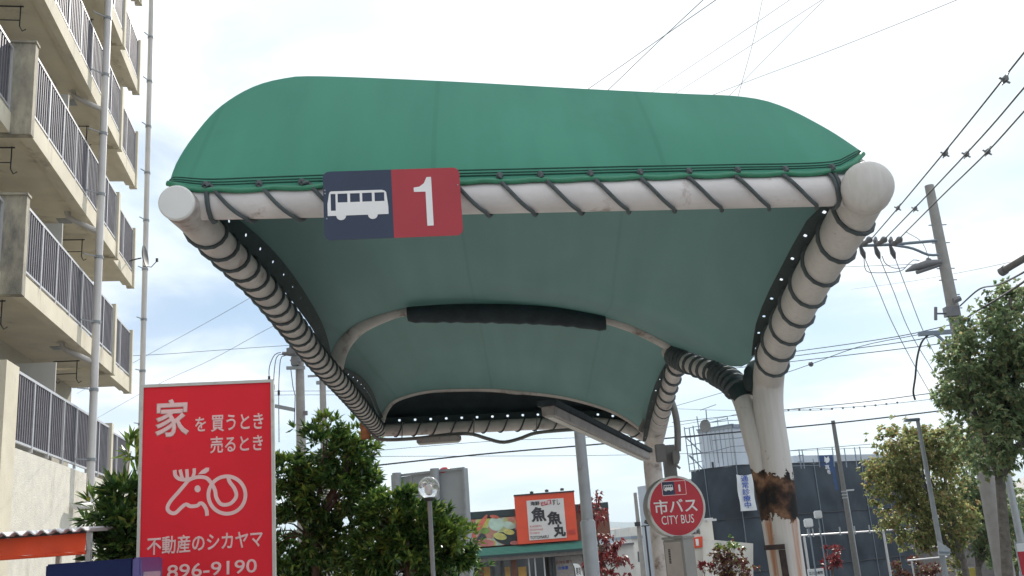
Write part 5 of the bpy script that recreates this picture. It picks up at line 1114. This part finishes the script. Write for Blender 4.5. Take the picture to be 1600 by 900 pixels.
    # antenna mast
    m = MB(); m.tube([W2(1103, 640, 52), W2(1106, 676, 52)], 0.03, 6); m.tube([W2(1094, 641, 52), W2(1119, 632, 52)], 0.02, 6); m.build('antenna', M['bluegrey'], T)
    # dish
    c = W2(1102, 666, 51.5); D = thing('satellite_dish', 'round grey satellite dish on the penthouse roof beside the antenna', 'satellite dish', c)
    m = MB(); ax = Vector((-0.35, -0.9, 0.25)).normalized(); s1 = ax.cross(Vector((0, 0, 1))).normalized(); s2 = s1.cross(ax)
    rows = [[c + ax * (rr * rr * 0.5) + (s1 * math.cos(2 * math.pi * k / 20) + s2 * math.sin(2 * math.pi * k / 20) * 1.25) * rr for k in range(21)] for rr in (0.005, 0.12, 0.2, 0.29)]
    m.grid(rows); m.grid([[q - ax * 0.02 for q in r] for r in rows][::-1]); m.build('dish', M['conduit'], D, smooth=True)
    m = MB(); m.tube([c - ax * 0.03, c - ax * 0.1 - Vector((0, 0, 0.36))], 0.03, 6); m.build('mount', M['bluegrey'], D)
    # banners
    pb = Plane(1149, 741, 49.4, 30); b = pb.uv
    B1 = thing('clinic_banner', 'tall white banner with blue vertical characters on the dark netting', 'banner', pb.at(1168, 799))
    u0 = (b(1149, 741)[0] + b(1158, 798)[0]) / 2; u1 = (b(1174, 740)[0] + b(1183, 797)[0]) / 2; v1 = b(1162, 741)[1]; v0 = b(1170, 798)[1]
    rows = [[pb.pt(u0 + (u1 - u0) * i / 8, v0 + (v1 - v0) * j / 14 - (0.06 * math.sin(math.pi * i / 8) if j == 14 else 0), 0.03 * math.sin(i + j * 0.6)) for i in range(9)] for j in range(15)]
    m = MB(); m.grid(rows); m.build('cloth', M['bannerwhite'], B1, smooth=True)
    text('lettering', '通常診療中', M['blueink'], B1, pb, (1160, 743, 1172, 794), 0.05, 0.012, vertical=True)
    pn = Plane(1281, 711, 53.0, 20); b = pn.uv
    B2 = thing('builder_banner', 'navy banner with a white emblem and vertical characters left of the thin pole', 'banner', pn.at(1295, 768))
    u0 = b(1282, 740)[0]; u1 = b(1306, 740)[0]; v1 = b(1293, 711)[1]; v0 = b(1295, 767)[1]
    m = MB(); m.prism([(u0, v0), (u1, v0), (u1, v1), (u0, v1)], pn, -0.02, 0.0); m.build('cloth', M['bannernavy'], B2)
    text('lettering', '真通工務店', M['bannerwhite'], B2, pn, (1291, 726, 1299, 764), 0.02, 0.012, vertical=True)
    m = MB(); m.prism([b(1288, 713), b(1291, 716), b(1294, 713), b(1296, 718), b(1295, 722), b(1291, 724), b(1288, 721)], pn, 0.0, 0.02); m.build('emblem', M['bannerwhite'], B2)
wrapped()

# ------------------------------------------------------------------ small buildings in the middle distance
def small_buildings():
    # white pharmacy behind the bus stop
    pl = Plane(1112, 812, 38, 6); f = pl.uv; g = ground_z(38) - pl.o.z
    T = thing('pharmacy', 'plain white flat roofed pharmacy behind the round bus sign', 'shop building', pl.pt(-1.0, g))
    u0 = f(1060, 815)[0]; m = MB(); m.prism([(u0, g), (0, g), (0, 0), (u0, 0.0)], pl, -4, 0); m.build('wall', M['white_wall'], T)
    m = MB(); m.prism([f(1095, 845), f(1150, 850), f(1150, 950), f(1095, 950)], pl, 0.3, 2.0); m.build('entrance_block', M['white_wall'], T)
    m = MB(); m.prism([f(1083, 840), f(1097, 838), f(1097, 855), f(1083, 857)], pl, 0.0, 0.06); o = m.build('orange_sign', M['orange'], T)
    text('lettering', '1', M['white'], o, pl, (1087, 842, 1092, 853), 0.07, 0.03)
    text('lettering', '薬局', M['ink'], T, pl, (1080, 826, 1094, 835), 0.02, 0.02)
    m = MB(); a = pl.pt(*f(1108, 813), 0.3); m.box(a, (0.35, 0.2, 0.08)); m.tube([pl.pt(*f(1103, 815), 0), a], 0.03, 6); m.build('wall_lamp', M['rail'], T)
    m = MB(); m.prism([(u0, 0.002), (0.04, 0.002), (0.04, 0.07), (u0, 0.07)], pl, -4, 0.05); m.build('coping', M['rail'], T)
    pr = Plane(1072, 725, 60, 0); 
    # buildings left of the far column
    pl = Plane(985, 824, 70, 4); f = pl.uv; g = ground_z(70) - pl.o.z
    T = thing('white_building', 'white rendered building with a grey ledge left of the far column', 'building', pl.pt(0.5, g))
    m = MB(); u1 = f(1020, 824)[0]; m.prism([(0, g), (u1 + 1, g), (u1 + 1, 0), (0, 0)], pl, -8, 0); m.build('wall', M['white_wall'], T)
    m = MB(); va = f(1000, 838)[1]; m.prism([(-0.05, va - 0.12), (u1 + 1.05, va - 0.12), (u1 + 1.05, va + 0.06), (-0.05, va + 0.06)], pl, -7.9, 0.2); m.build('ledge', M['bluegrey'], T)
    m = MB()
    for py in (850, 862, 874, 884): m.tube([pl.pt(*f(1012, py), 0.02), pl.pt(*f(1012, py), 0.3)], 0.05, 6)
    m.build('steps', M['rail'], T)
    m = MB(); m.prism([f(996, 862), f(1000, 861), f(1001, 878), f(997, 878)], pl, 0.0, 0.03); m.build('window', M['glass'], T)
    pl = Plane(960, 853, 60, 4); f = pl.uv; g = ground_z(60) - pl.o.z
    T = thing('low_house', 'low pale building with a single dark window behind the red leaved tree', 'house', pl.pt(0, g))
    u0 = f(932, 858)[0]; u1 = f(990, 852)[0]; m = MB(); m.prism([(u0, g), (u1, g), (u1, 0), (u0, 0)], pl, -6, 0); m.build('wall', M['white_wall'], T)
    m = MB(); m.prism([(u0 - 0.15, 0.0), (u1, 0.0), (u1, 0.12), (u0 - 0.15, 0.12)], pl, -6.2, 0.25); m.build('roof', M['roofgrey'], T)
    m = MB(); m.prism([f(964, 872), f(971, 871), f(972, 883), f(965, 884)], pl, 0.0, 0.04); m.build('window', M['glass'], T)
    # grey house right of the street trees
    pl = Plane(1592, 772, 40, -8); f = pl.uv; g = ground_z(40) - pl.o.z
    T = thing('grey_house', 'grey house with a pitched roof glimpsed at the right edge', 'house', pl.pt(1, g))
    m = MB(); m.prism([(0, g), (5, g), (5, -0.4), (0, -0.4)], pl, -5, 0); m.build('wall', M['pent'], T)
    m = MB(); m.prism([(-0.2, -0.4), (5.2, -0.4), (2.6, 1.1)], pl, -5.2, 0.2); m.build('roof', M['roofgrey'], T)
    pl = Plane(1530, 880, 45, 0); g = ground_z(45) - pl.o.z; f = pl.uv
    T = thing('brown_house', 'brownish low house front seen below the street trees', 'house', pl.pt(0, g))
    u0 = f(1500, 880)[0]; u1 = f(1560, 880)[0]; m = MB(); m.prism([(u0, g), (u1, g), (u1, f(1530, 852)[1]), (u0, f(1530, 852)[1])], pl, -5, 0); m.build('wall', M['fixture'], T)
    m = MB(); v = f(1530, 852)[1]; m.prism([(u0 - 0.2, v), (u1 + 0.2, v), ((u0 + u1) / 2, v + 0.6)], pl, -5.2, 0.2); m.build('roof', M['roofgrey'], T)
    m = MB(); m.prism([f(1534, 862), f(1540, 862), f(1540, 875), f(1534, 875)], pl, 0, 0.03); m.build('window', M['glass'], T)
    # distant town
    rr = random.Random(5)
    for i in range(14):
        px = 925 + i * 5.2 + rr.uniform(-2, 2); Yd = rr.uniform(420, 900); c = P(px, 845, Yd); hgt = rr.uniform(5, 9) + (Yd - 400) * 0.008; wd = rr.uniform(5, 11); dp = 8
        mt = rr.choice([M['white_wall'], M['pent'], M['fixture'], M['bannerwhite']])
        b = MB(); z0 = ground_z(Yd); b.box((c.x, Yd, z0 + hgt / 2), (wd, dp, hgt)); x0, x1 = c.x - wd / 2 - 0.3, c.x + wd / 2 + 0.3
        T = thing('town_house', 'small pale house of the far town below the hills', 'house', (c.x, Yd, z0), 'far houses below the hills')
        b.build('wall', mt, T); r = MB(); zt = z0 + hgt; y0, y1 = Yd - dp / 2 - 0.3, Yd + dp / 2 + 0.3; yc = Yd; hr = rr.uniform(0.8, 2.2)
        r.add([(x0, y0, zt), (x1, y0, zt), (x1, y1, zt), (x0, y1, zt), (x0 + 0.4, yc, zt + hr), (x1 - 0.4, yc, zt + hr)], [(0, 1, 5, 4), (2, 3, 4, 5), (1, 2, 5), (3, 0, 4), (3, 2, 1, 0)]); r.build('roof', M['roofgrey'], T)
small_buildings()

# ------------------------------------------------------------------ poles, lamps, signs on the right
def utility_pole():
    Y = 20; top = P(1452, 290, Y); mid = P(1512, 600, Y); xb = mid.x; base = Vector((top.x + (mid.x - top.x) * 0.5, Y, ground_z(Y)))
    X = base.x; V = lambda z, dx=0, dy=0: Vector((X + dx, Y + dy, z))
    T = thing('utility_pole', 'tall concrete utility pole with a cable arm rising behind the big street tree', 'utility pole', base)
    m = MB(); m.tube([base, V(top.z)], [0.20, 0.095], 20); m.build('shaft', M['concrete'], T, smooth='auto')
    m = MB(); m.tube([P(1340, 384, Y - .1), P(1395, 382, Y - .1), P(1463, 376, Y - .1)], 0.035, 8); m.tube(spline([P(1396, 383, Y - .1), P(1425, 388, Y - .1), P(1450, 398, Y - .1), P(1466, 398, Y - .1)], 10), 0.03, 8); m.build('upper_arm', M['bluegrey'], T)
    m = MB(); m.bar(P(1435, 522, Y - .2), P(1505, 517, Y - .2), 0.07, 0.09); m.bar(P(1462, 522, Y - .2), P(1496, 552, Y - .2), 0.05, 0.05); m.build('lower_arm', M['bluegrey'], T)
    for x in (1346, 1369, 1393):
        m = MB()
        a, b = P(x, 383, Y - .12), P(x + 16, 372, Y - .5); m.tube([a, a.lerp(b, 0.3), a.lerp(b, 0.5), a.lerp(b, 0.8), b], [0.025, 0.07, 0.05, 0.075, 0.02], 10)
        a, b = P(x - 2, 384, Y - .12), P(x + 5, 403, Y + .3); m.tube([a, a.lerp(b, 0.3), a.lerp(b, 0.6), b], [0.03, 0.045, 0.06, 0.03], 8)
        a, b = P(x - 1, 383, Y - .12), P(x - 1, 370, Y - .12); m.tube([a, a.lerp(b, 0.5), b], [0.02, 0.06, 0.02], 8)
        m.build('insulator', M['insul'], T, smooth='auto')
    # switch gear between the arms
    m = MB(); m.tube([P(1415, 424, Y - .1), P(1428, 418, Y - .1), P(1450, 412, Y - .1), P(1470, 409, Y - .1)], [0.02, 0.075, 0.09, 0.05], 10); m.tube([P(1432, 426, Y - .1), P(1468, 414, Y - .1)], 0.04, 8); m.tube([P(1448, 412, Y - .1), P(1452, 405, Y - .1)], 0.06, 8); m.build('switch_gear', M['insul'], T, smooth='auto')
    m = MB()
    for y in (352, 380, 420, 438, 461, 482, 500):
        x = 1452 + (y - 290) * 0.19; m.tube([P(x - 13 * (y % 2 == 0), y, Y), P(x + 15, y - 1, Y)], 0.012, 6)
    m.build('step_bolt', M['bluegrey'], T)
    m = MB(); m.box(P(1487, 487, Y - .2), (0.28, 0.18, 0.2)); m.tube([P(1462, 480, Y - .2), P(1462, 500, Y - .2)], 0.035, 8); m.tube([P(1462, 490, Y - .2), P(1485, 490, Y - .2)], 0.02, 6); m.tube([P(1490, 470, Y - .25), P(1500, 466, Y - .25)], 0.06, 8); m.build('junction_box', M['insul'], T)
    m = MB(); m.tube(spline([P(1350, 405, Y), P(1352, 420, Y), P(1362, 426, Y), P(1405, 424, Y), P(1420, 412, Y), P(1428, 406, Y), P(1437, 408, Y)], 24), 0.008, 6); m.tube(spline([P(1378, 400, Y), P(1384, 412, Y), P(1398, 419, Y), P(1415, 418, Y)], 14), 0.008, 6); m.tube(spline([P(1415, 362, Y), P(1440, 378, Y), P(1452, 405, Y)], 10), 0.006, 6); m.build('jumper_wire', M['cable'], T)
    m = MB(); m.tube(spline([P(1452, 522, Y - .2), P(1440, 535, Y - .2), P(1433, 560, Y - .2), P(1430, 590, Y - .2), P(1427, 612, Y - .2), P(1430, 625, Y - .2)], 24), 0.02, 6); m.build('hanging_cable', M['cable'], T)
utility_pole()

def wire(label, pts, r=0.01, beads=None, kindname='power_line', cat='cable', clip=None, n=30):
    q = spline(pixel_path(pts), n) if len(pts) > 2 else spline(pixel_path(pts), 2)
    mid = q[len(q) // 2]; T = thing(kindname, label, cat, mid)
    m = MB(); m.tube(q, r, 6); m.build('strand', M['cable'], T)
    if beads:
        m = MB()
        for x, y, Y, rr in beads: m = MB(); m.sphere(P(x, y, Y), rr, 8, 6); m.build('bead', M['insul'], T)
    if clip:
        for x, y, Y in clip:
            m = MB(); c = P(x, y, Y); m.box(c, (0.035, 0.11, 0.06)); m.bar(c - Vector((0.045, 0, 0.065)), c + Vector((0.06, 0, 0.08)), 0.018, 0.018); m.bar(c - Vector((0.065, 0, -0.03)), c + Vector((0.05, 0, -0.05)), 0.018, 0.018)
            m.build('clip', M['insul'], T)
    return T
wire('uppermost of the three heavy power lines running to the utility pole arm', [(1640, 35, 9), (1600, 82), (1540, 158), (1477, 236), (1403, 325), (1360, 375, 19.8)], 0.011, clip=[(1570, 124, 10.2), (1477, 240, 13.4), (1403, 325, 17.2)])
wire('middle of the three heavy power lines running to the utility pole arm', [(1640, 92, 9.5), (1600, 137), (1540, 207), (1460, 293), (1380, 376, 19.8)], 0.011, clip=[(1510, 241, 13.4), (1430, 326, 17)])
wire('lowest of the three heavy power lines running to the utility pole arm', [(1640, 132, 10), (1600, 174), (1540, 240), (1470, 308), (1404, 374, 19.8)], 0.011, clip=[(1543, 237, 12.9)])
wire('leftmost of three wires dropping from the utility pole arm', [(1351, 403, 20), (1372, 452), (1396, 508), (1435, 582), (1475, 650, 26)], 0.008)
wire('middle of three wires dropping from the utility pole arm', [(1374, 402, 20), (1396, 455), (1420, 515), (1455, 575), (1490, 630, 26)], 0.008)
wire('rightmost of three wires dropping from the utility pole arm', [(1398, 402, 20), (1420, 460), (1446, 525), (1480, 590), (1505, 632, 26)], 0.008)
wire('upper of two wires crossing in the white sky above the canopy', [(1150, -22, 14), (1022, 67), (922, 137, 20), (700, 290, 34)], 0.0065)
wire('steeper of two wires crossing in the white sky above the canopy', [(1122, -22, 14), (1030, 64), (952, 139, 18), (800, 285, 24)], 0.0065)
wire('left of two parallel faint wires behind the canopy top', [(1260, -18, 16), (1150, 57), (1022, 142, 21), (800, 290, 30)], 0.0045)
wire('right of two parallel faint wires behind the canopy top', [(1290, -4, 16), (1178, 68), (1060, 143, 21), (850, 276, 30)], 0.0045)
wire('near vertical faint wire behind the right end of the canopy top', [(1192, -4, 16), (1178, 60), (1153, 152, 17), (1120, 280, 19)], 0.0045)
wire('dark wire dropping steeply to the right end of the canopy top', [(1290, -2, 16), (1230, 57), (1140, 149, 20), (1010, 282, 26)], 0.0045)
wire('long dashed wire rising to the top right over the canopy', [(1530, -18, 18), (1490, 2), (1300, 78), (1120, 146, 27), (900, 235, 34)], 0.0065)
wire('uppermost of three horizontal lines right of the near column', [(1000, 580, 36), (1228, 551), (1395, 527), (1492, 506, 20)], 0.010)
wire('middle of three horizontal lines right of the near column', [(1000, 588, 36), (1228, 558), (1420, 533), (1494, 515, 20)], 0.010)
wire('lowest of three horizontal lines right of the near column', [(1000, 592, 36), (1228, 566), (1400, 546), (1500, 533, 20)], 0.010)
wire('slack line with one grey ball right of the near column', [(1000, 650, 36), (1130, 613), (1223, 584), (1267, 569), (1345, 541), (1440, 522, 20)], 0.008, beads=[(1267, 569, 25.5, 0.07)])
wire('sloping line meeting the twisted hanging cable right of the near column', [(1050, 660, 40), (1222, 641), (1350, 628), (1428, 618), (1520, 606, 24)], 0.012)
wire('fine line strung with tiny beads above the wrapped building', [(1040, 638, 44), (1130, 641), (1232, 640), (1330, 636), (1420, 628), (1520, 615, 30)], 0.009, beads=[(1232 + k * 17, 640.5 - 0.0004 * (k * 17) ** 2, 38, 0.045) for k in range(0, 11)])
wire('thick black cable crossing just above the restaurant and the thin pole', [(400, 748, 30), (590, 727), (760, 709), (960, 692), (1130, 677), (1306, 661), (1460, 643), (1620, 622, 36)], 0.026)
wire('fine wire below the rear bar of the canopy, highest of the group', [(400, 722, 40), (590, 704), (760, 690), (900, 684), (1000, 680, 50)], 0.012)
wire('fine flat wire passing behind the grey lamp post', [(400, 716, 40), (620, 713), (900, 712), (1100, 708), (1300, 702, 50), (1500, 690, 46)], 0.011)
wire('pale thin wire over the wrapped building roof', [(1040, 668, 50), (1130, 652), (1170, 645), (1300, 640, 44)], 0.010)
wire('faint wire sloping down from the left pipe of the canopy to the drain pipe', [(430, 443, 20), (330, 500), (228, 556, 26), (120, 615, 34)], 0.0045)
wire('second faint wire sloping down parallel behind the red sign', [(470, 490, 20), (420, 513), (330, 562), (240, 604, 26), (140, 660, 34)], 0.0045)
wire('flat faint wire left of the canopy above the red sign', [(60, 560, 40), (225, 555), (330, 548), (430, 541), (620, 530, 40)], 0.010)
wire('double telephone wire behind the left utility pole, the upper one', [(380, 612, 42), (460, 611), (560, 611, 42)], 0.010)
wire('double telephone wire behind the left utility pole, the lower one', [(380, 618, 42), (460, 617), (560, 617, 42)], 0.010)
wire('twisted black service cable running into the street tree', [(1640, 398, 11), (1600, 425), (1560, 445), (1530, 452), (1500, 478, 19.8)], 0.014)
wire('second black service cable below the dark tube at the right edge', [(1640, 410, 11), (1600, 440), (1560, 466), (1520, 490), (1500, 505, 19.8)], 0.016)
wire('thin line across the white sky left of the tube at the right edge', [(1330, 452, 34), (1420, 440), (1510, 424), (1600, 405, 16)], 0.0045)
wire('wire level with the arm of the utility pole', [(1290, 418, 34), (1345, 416), (1430, 413, 24)], 0.008)
T = thing('cable_sleeve', 'dark tube end jutting into view at the right edge above the tree', 'cable sleeve', P(1600, 404, 13))
a, b = P(1566, 424, 13), P(1640, 380, 12.2); m = MB(); m.tube([a, a.lerp(b, 0.03), b], [0.05, 0.05, 0.05], 14); m.build('tube', M['conduit'], T, smooth='auto')
m = MB(); m.tube([a + (a - b) * 0.02, a + (b - a) * 0.06], 0.066, 14); m.build('end_collar', M['insul'], T, smooth='auto')

def left_poles():
    Y = 28; t = P(468, 548, Y); b = Vector((t.x, Y, ground_z(Y)))
    T = thing('utility_pole', 'concrete utility pole with a transformer top behind the evergreen tree', 'utility pole', b)
    m = MB(); m.tube([b, Vector((t.x, Y, t.z + 0.3))], [0.18, 0.12], 16); m.build('shaft', M['concrete'], T, smooth='auto')
    q = lambda x, y: P(420 + x / 4.5, 520 + y / 4.5, Y - 0.2)
    m = MB(); m.bar(q(125, 248), q(255, 245), 0.09, 0.09); m.bar(q(150, 195), q(250, 195), 0.05, 0.05); m.bar(q(45, 515), q(180, 542), 0.13, 0.10); m.build('cross_arm', M['greymetal'], T)
    m = MB(); m.tube([q(95, 145), q(150, 148), q(195, 158)], [0.05, 0.07, 0.05], 8); m.box(q(160, 130), (0.25, 0.2, 0.18)); m.tube([q(150, 135), q(153, 82)], 0.04, 8); m.build('insulator', M['insul'], T)
    m = MB(); m.box(q(185, 200), (0.2, 0.2, 0.25)); m.build('transformer', M['insul'], T)
    m = MB(); m.box(q(258, 565), (0.12, 0.1, 0.12)); m.build('junction_box', M['insul'], T)
    for k, (a, c) in enumerate((((85, 138), (2, 340)), ((95, 150), (35, 400)), ((118, 160), (70, 440)))):
        m = MB(); m.tube(spline([q(*a), q(a[0] - 45 + k * 6, a[1] + 18), q(c[0] + 3, (a[1] + c[1]) / 2), q(*c), q(c[0] + 2, c[1] + 330)], 24), 0.012, 6); m.tube([q(c[0], c[1] - 35), q(c[0], c[1])], 0.035, 8); m.build('drop_cable', M['cable'], T)
    m = MB(); m.tube([q(155, 255), q(170, 380), q(185, 440), q(180, 660)], 0.012, 6); m.build('guy_wire', M['cable'], T)
    Y = 34; t = P(504, 596, Y); b = Vector((t.x, Y, ground_z(Y)))
    T = thing('utility_pole', 'thinner utility pole half hidden by the left pipe of the canopy', 'utility pole', b)
    m = MB(); m.tube([b, Vector((t.x, Y, t.z + 0.5))], [0.16, 0.11], 16); m.build('shaft', M['concrete'], T, smooth='auto')
    m = MB(); m.bar(P(481, 588, Y - .15), P(515, 586, Y - .15), 0.07, 0.07); m.box(P(497, 598, Y - .15), (0.12, 0.1, 0.12)); m.build('cross_arm', M['greymetal'], T)
left_poles()
def slim_poles():
    # thin dark pole by the wrapped building
    Y = 35; t = P(1306, 657, Y); x = (t.x + P(1335, 900, Y).x) / 2; b = Vector((x, Y, ground_z(Y)))
    T = thing('slim_pole', 'slim dark pole standing before the wrapped building beside the navy banner', 'pole', b)
    m = MB(); m.tube([b, Vector((x, Y, t.z))], [0.10, 0.07], 12); m.build('shaft', M['conduit'], T, smooth='auto')
    m = MB()
    for py in (768, 773, 778): c = P(1318, py, Y); m.tube([Vector((x, Y, c.z - 0.02)), Vector((x, Y, c.z + 0.02))], 0.10, 10)
    m.build('band', M['metal'], T)
    # far slim street lamp
    t = P(1335, 764, Y); x = (t.x + P(1357, 895, Y).x) / 2; b = Vector((x, Y + 1, ground_z(Y)))
    T = thing('street_lamp', 'pale slim street lamp right of the dark pole before the netting', 'street lamp', b)
    m = MB(); m.tube([b, Vector((x, Y + 1, t.z))], [0.07, 0.045], 10); m.build('post', M['metal'], T, smooth='auto')
    m = MB(); m.box(Vector((x + 0.14, Y + 1, t.z)), (0.30, 0.12, 0.05)); m.build('lamp_head', M['rail'], T, bevel=0.01)
    # nearer lamp with the sign back
    Y = 18; t = P(1437, 657, Y); x = (t.x + P(1478, 890, Y).x) / 2 - 0.03; b = Vector((x, Y, ground_z(Y)))
    T = thing('street_lamp', 'slim grey street lamp carrying a triangular sign in front of the yellowing tree', 'street lamp', b)
    m = MB(); m.tube([b, Vector((x, Y, t.z))], [0.058, 0.034], 14); m.build('post', M['greymetal'], T, smooth='auto')
    m = MB(); m.box(Vector((x - 0.1, Y, t.z + 0.02)), (0.26, 0.12, 0.05)); m.build('lamp_head', M['bluegrey'], T, bevel=0.01)
    pl = Plane(1475, 858, Y - 0.1, 20); f = pl.uv
    S = thing('triangular_sign', 'back of a grey triangular road sign on the slim lamp post', 'road sign', pl.pt(0, 0))
    m = MB(); m.prism([f(1466, 845), f(1485, 858), f(1484, 868), f(1467, 868)], pl, -0.02, 0); m.build('plate', M['metal'], S)
    m = MB(); m.bar(pl.pt(*f(1467, 862), 0.02), pl.pt(*f(1484, 863), 0.02), 0.03, 0.02); m.build('bracket', M['bluegrey'], S)
    # lamp post at the right edge
    Y = 22; t = P(1578, 742, Y); x = (t.x + P(1602, 900, Y).x) / 2; b = Vector((x, Y, ground_z(Y)))
    T = thing('lamp_post', 'pale leaning looking lamp post at the right edge under the big tree', 'lamp post', b)
    m = MB(); m.tube([b, Vector((x, Y, t.z + 0.9))], [0.09, 0.07], 14); m.build('post', M['metal'], T, smooth='auto')
    m = MB(); m.box(Vector((x + 0.15, Y, t.z + 0.92)), (0.4, 0.15, 0.06)); m.build('lamp_head', M['metal'], T)
    # twin lanterns
    for px, py, Yq, lb in ((1263, 817, 26, 'lower left of two white box lanterns before the dark netting'), (1278, 804, 29, 'upper right of two white box lanterns before the dark netting')):
        c = P(px, py, Yq); b = Vector((c.x, Yq, ground_z(Yq)))
        T = thing('box_lantern', lb, 'street lamp', b, 'white box lanterns')
        m = MB(); m.box(c, (0.2, 0.2, 0.22)); m.build('lantern', M['bannerwhite'], T, bevel=0.025)
        m = MB(); m.tube([b, Vector((c.x, Yq, c.z - 0.1))], 0.02, 8); m.build('post', M['bluegrey'], T)
    # pole with flood lamp left of the far column
    Y = 30; t = P(990, 770, Y); x = (t.x + P(1008, 900, Y).x) / 2; b = Vector((x, Y, ground_z(Y)))
    T = thing('utility_pole', 'short concrete pole left of the far shelter column', 'utility pole', b)
    m = MB(); m.tube([b, Vector((x, Y, t.z))], [0.10, 0.05], 12); m.build('shaft', M['concrete'], T, smooth='auto')
    m = MB(); c = P(996, 819, Y - .1); m.box(c, (0.16, 0.14, 0.12)); m.build('band_box', M['dark'], T)
    x2 = x + 0.2; zt = P(1003, 822, Y).z; b = Vector((x2, Y, ground_z(Y)))
    T = thing('flood_lamp', 'black flood lamp on a thin black mast beside the short concrete pole', 'flood lamp', b)
    m = MB(); m.tube([b, Vector((x2, Y, zt))], 0.028, 8); m.bar(Vector((x2 - 0.12, Y, zt)), Vector((x2 + 0.2, Y, zt)), 0.03, 0.03); m.build('mast', M['dark'], T)
    m = MB(); m.box(Vector((x2 + 0.06, Y - 0.05, zt + 0.1)), (0.16, 0.1, 0.11), (Vector((0.9, 0, -0.4)), Vector((0, 1, 0)), Vector((0.4, 0, 0.9)))); m.build('lamp_head', M['dark'], T)
    # white pipe rail in front of the netting
    pl = Plane(1255, 838, 40, -4); f = pl.uv
    T = thing('pipe_rail', 'white pipe rail running along the foot of the dark netting', 'railing', pl.pt(0, ground_z(40) - pl.o.z))
    m = MB(); m.tube([pl.pt(*f(1252, 837)), pl.pt(*f(1430, 826))], 0.035, 8)
    m.build('rail', M['rail'], T)
    for px in (1262, 1270, 1281, 1312, 1335, 1358, 1382):
        m = MB(); py = 837 - (px - 1252) * 0.062; m.tube([pl.pt(*f(px - 1, py - 10), 0.05), pl.pt(*f(px + 1, py + 3), 0.05)], 0.03, 6); m.build('stub', M['metal'], T)
    for px in (1256, 1380):
        m = MB(); q = pl.pt(*f(px, 837 - (px - 1252) * 0.062)); m.tube([Vector((q.x, q.y, ground_z(40))), q], 0.05, 8); m.build('post', M['rail'], T)
    pl = Plane(1418, 876, 34, 0); f = pl.uv
    T = thing('pipe_rail', 'short white rail beside the triangular road sign', 'railing', pl.pt(0.5, ground_z(34) - pl.o.z))
    m = MB(); m.tube([pl.pt(*f(1418, 876)), pl.pt(*f(1480, 870))], 0.03, 8); m.build('rail', M['rail'], T)
    for px in (1424, 1474): m = MB(); q = pl.pt(*f(px, 875)); m.tube([Vector((q.x, q.y, ground_z(34))), q], 0.03, 8); m.build('post', M['rail'], T)
    # clinic sign
    pl = Plane(1262, 890, 30, 4); f = pl.uv
    T = thing('clinic_sign', 'small white sign with dark characters right of the rusty column', 'sign', Vector((pl.pt(*f(1274, 890)).x, pl.pt(*f(1274, 890)).y, ground_z(30))))
    u1 = f(1287, 890)[0]; m = MB(); m.prism([(0, f(1274, 905)[1]), (u1, f(1274, 905)[1]), (u1, f(1274, 889)[1]), (0, f(1274, 889)[1])], pl, -0.06, 0); m.build('board', M['bannerwhite'], T)
    text('lettering', '立川接骨院', M['ink'], T, pl, (1264, 892.5, 1286, 898), 0.006, 0.02)
    for uu in (0.06, u1 - 0.06): m = MB(); q = pl.pt(uu, 0, -0.03); m.tube([Vector((q.x, q.y, ground_z(30))), Vector((q.x, q.y, pl.o.z - 0.2))], 0.025, 8); m.build('post', M['metal'], T)
    # red and white banner at the right edge
    pl = Plane(1588, 852, 19, -12); f = pl.uv
    T = thing('street_banner', 'red and white banner by the lamp post at the right edge', 'banner', Vector((pl.pt(0.1, 0).x, pl.pt(0.1, 0).y, ground_z(19))))
    m = MB(); v1 = f(1592, 849)[1]; v2 = f(1592, 862)[1]; v0 = f(1592, 900)[1]; m.prism([(0, v2), (0.55, v2), (0.55, v1), (0, v1)], pl, -0.01, 0); m.build('white_band', M['bannerwhite'], T)
    m = MB(); m.prism([(0, v0), (0.55, v0), (0.55, v2 - 0.001), (0, v2 - 0.001)], pl, -0.01, 0); m.build('red_cloth', M['busred'], T)
    m = MB(); q = pl.pt(-0.02, 0, 0); m.tube([Vector((q.x, q.y, ground_z(19))), pl.pt(-0.02, v1 + 0.06, 0)], 0.012, 8); m.tube([pl.pt(-0.02, v1 + 0.02, 0), pl.pt(0.56, v1 + 0.02, 0)], 0.008, 6); m.build('pole', M['metal'], T)
    # small coloured boards below the trees
    for px, py, mt, nm, lb in ((1502, 897, 'teal', 'teal_board', 'small teal board at the foot of the street trees'), (1521, 893, 'yellow', 'yellow_board', 'small pale yellow board on a white stand below the street trees')):
        pl = Plane(px, py, 34, 0); b = pl.pt(0, 0); b.z = ground_z(34)
        T = thing(nm, lb, 'board', b)
        m = MB(); m.prism(rounded(-0.14, -0.18, 0.14, 0.12, 0.03, 3), pl, -0.03, 0); m.build('panel', M[mt], T)
        for uu in (-0.13, 0.13): m = MB(); q = pl.pt(uu, 0, -0.05); m.tube([Vector((q.x, q.y, b.z)), pl.pt(uu, 0.15, -0.05)], 0.018, 6); m.build('leg', M['rail'], T)
slim_poles()

# ------------------------------------------------------------------ air
def haze():
    m = bpy.data.materials.new('haze'); m.use_nodes = True; t = m.node_tree; t.nodes.clear()
    o = N(t, 'ShaderNodeOutputMaterial'); v = N(t, 'ShaderNodeVolumePrincipled'); v.inputs['Color'].default_value = (0.72, 0.84, 0.95, 1); v.inputs['Density'].default_value = 0.00022; v.inputs['Anisotropy'].default_value = 0.2
    t.links.new(v.outputs[0], o.inputs['Volume'])
    b = MB(); b.box((0, 2500, 78), (13000, 9000, 172)); tag(b.build('haze', m), kind='stuff')
haze()
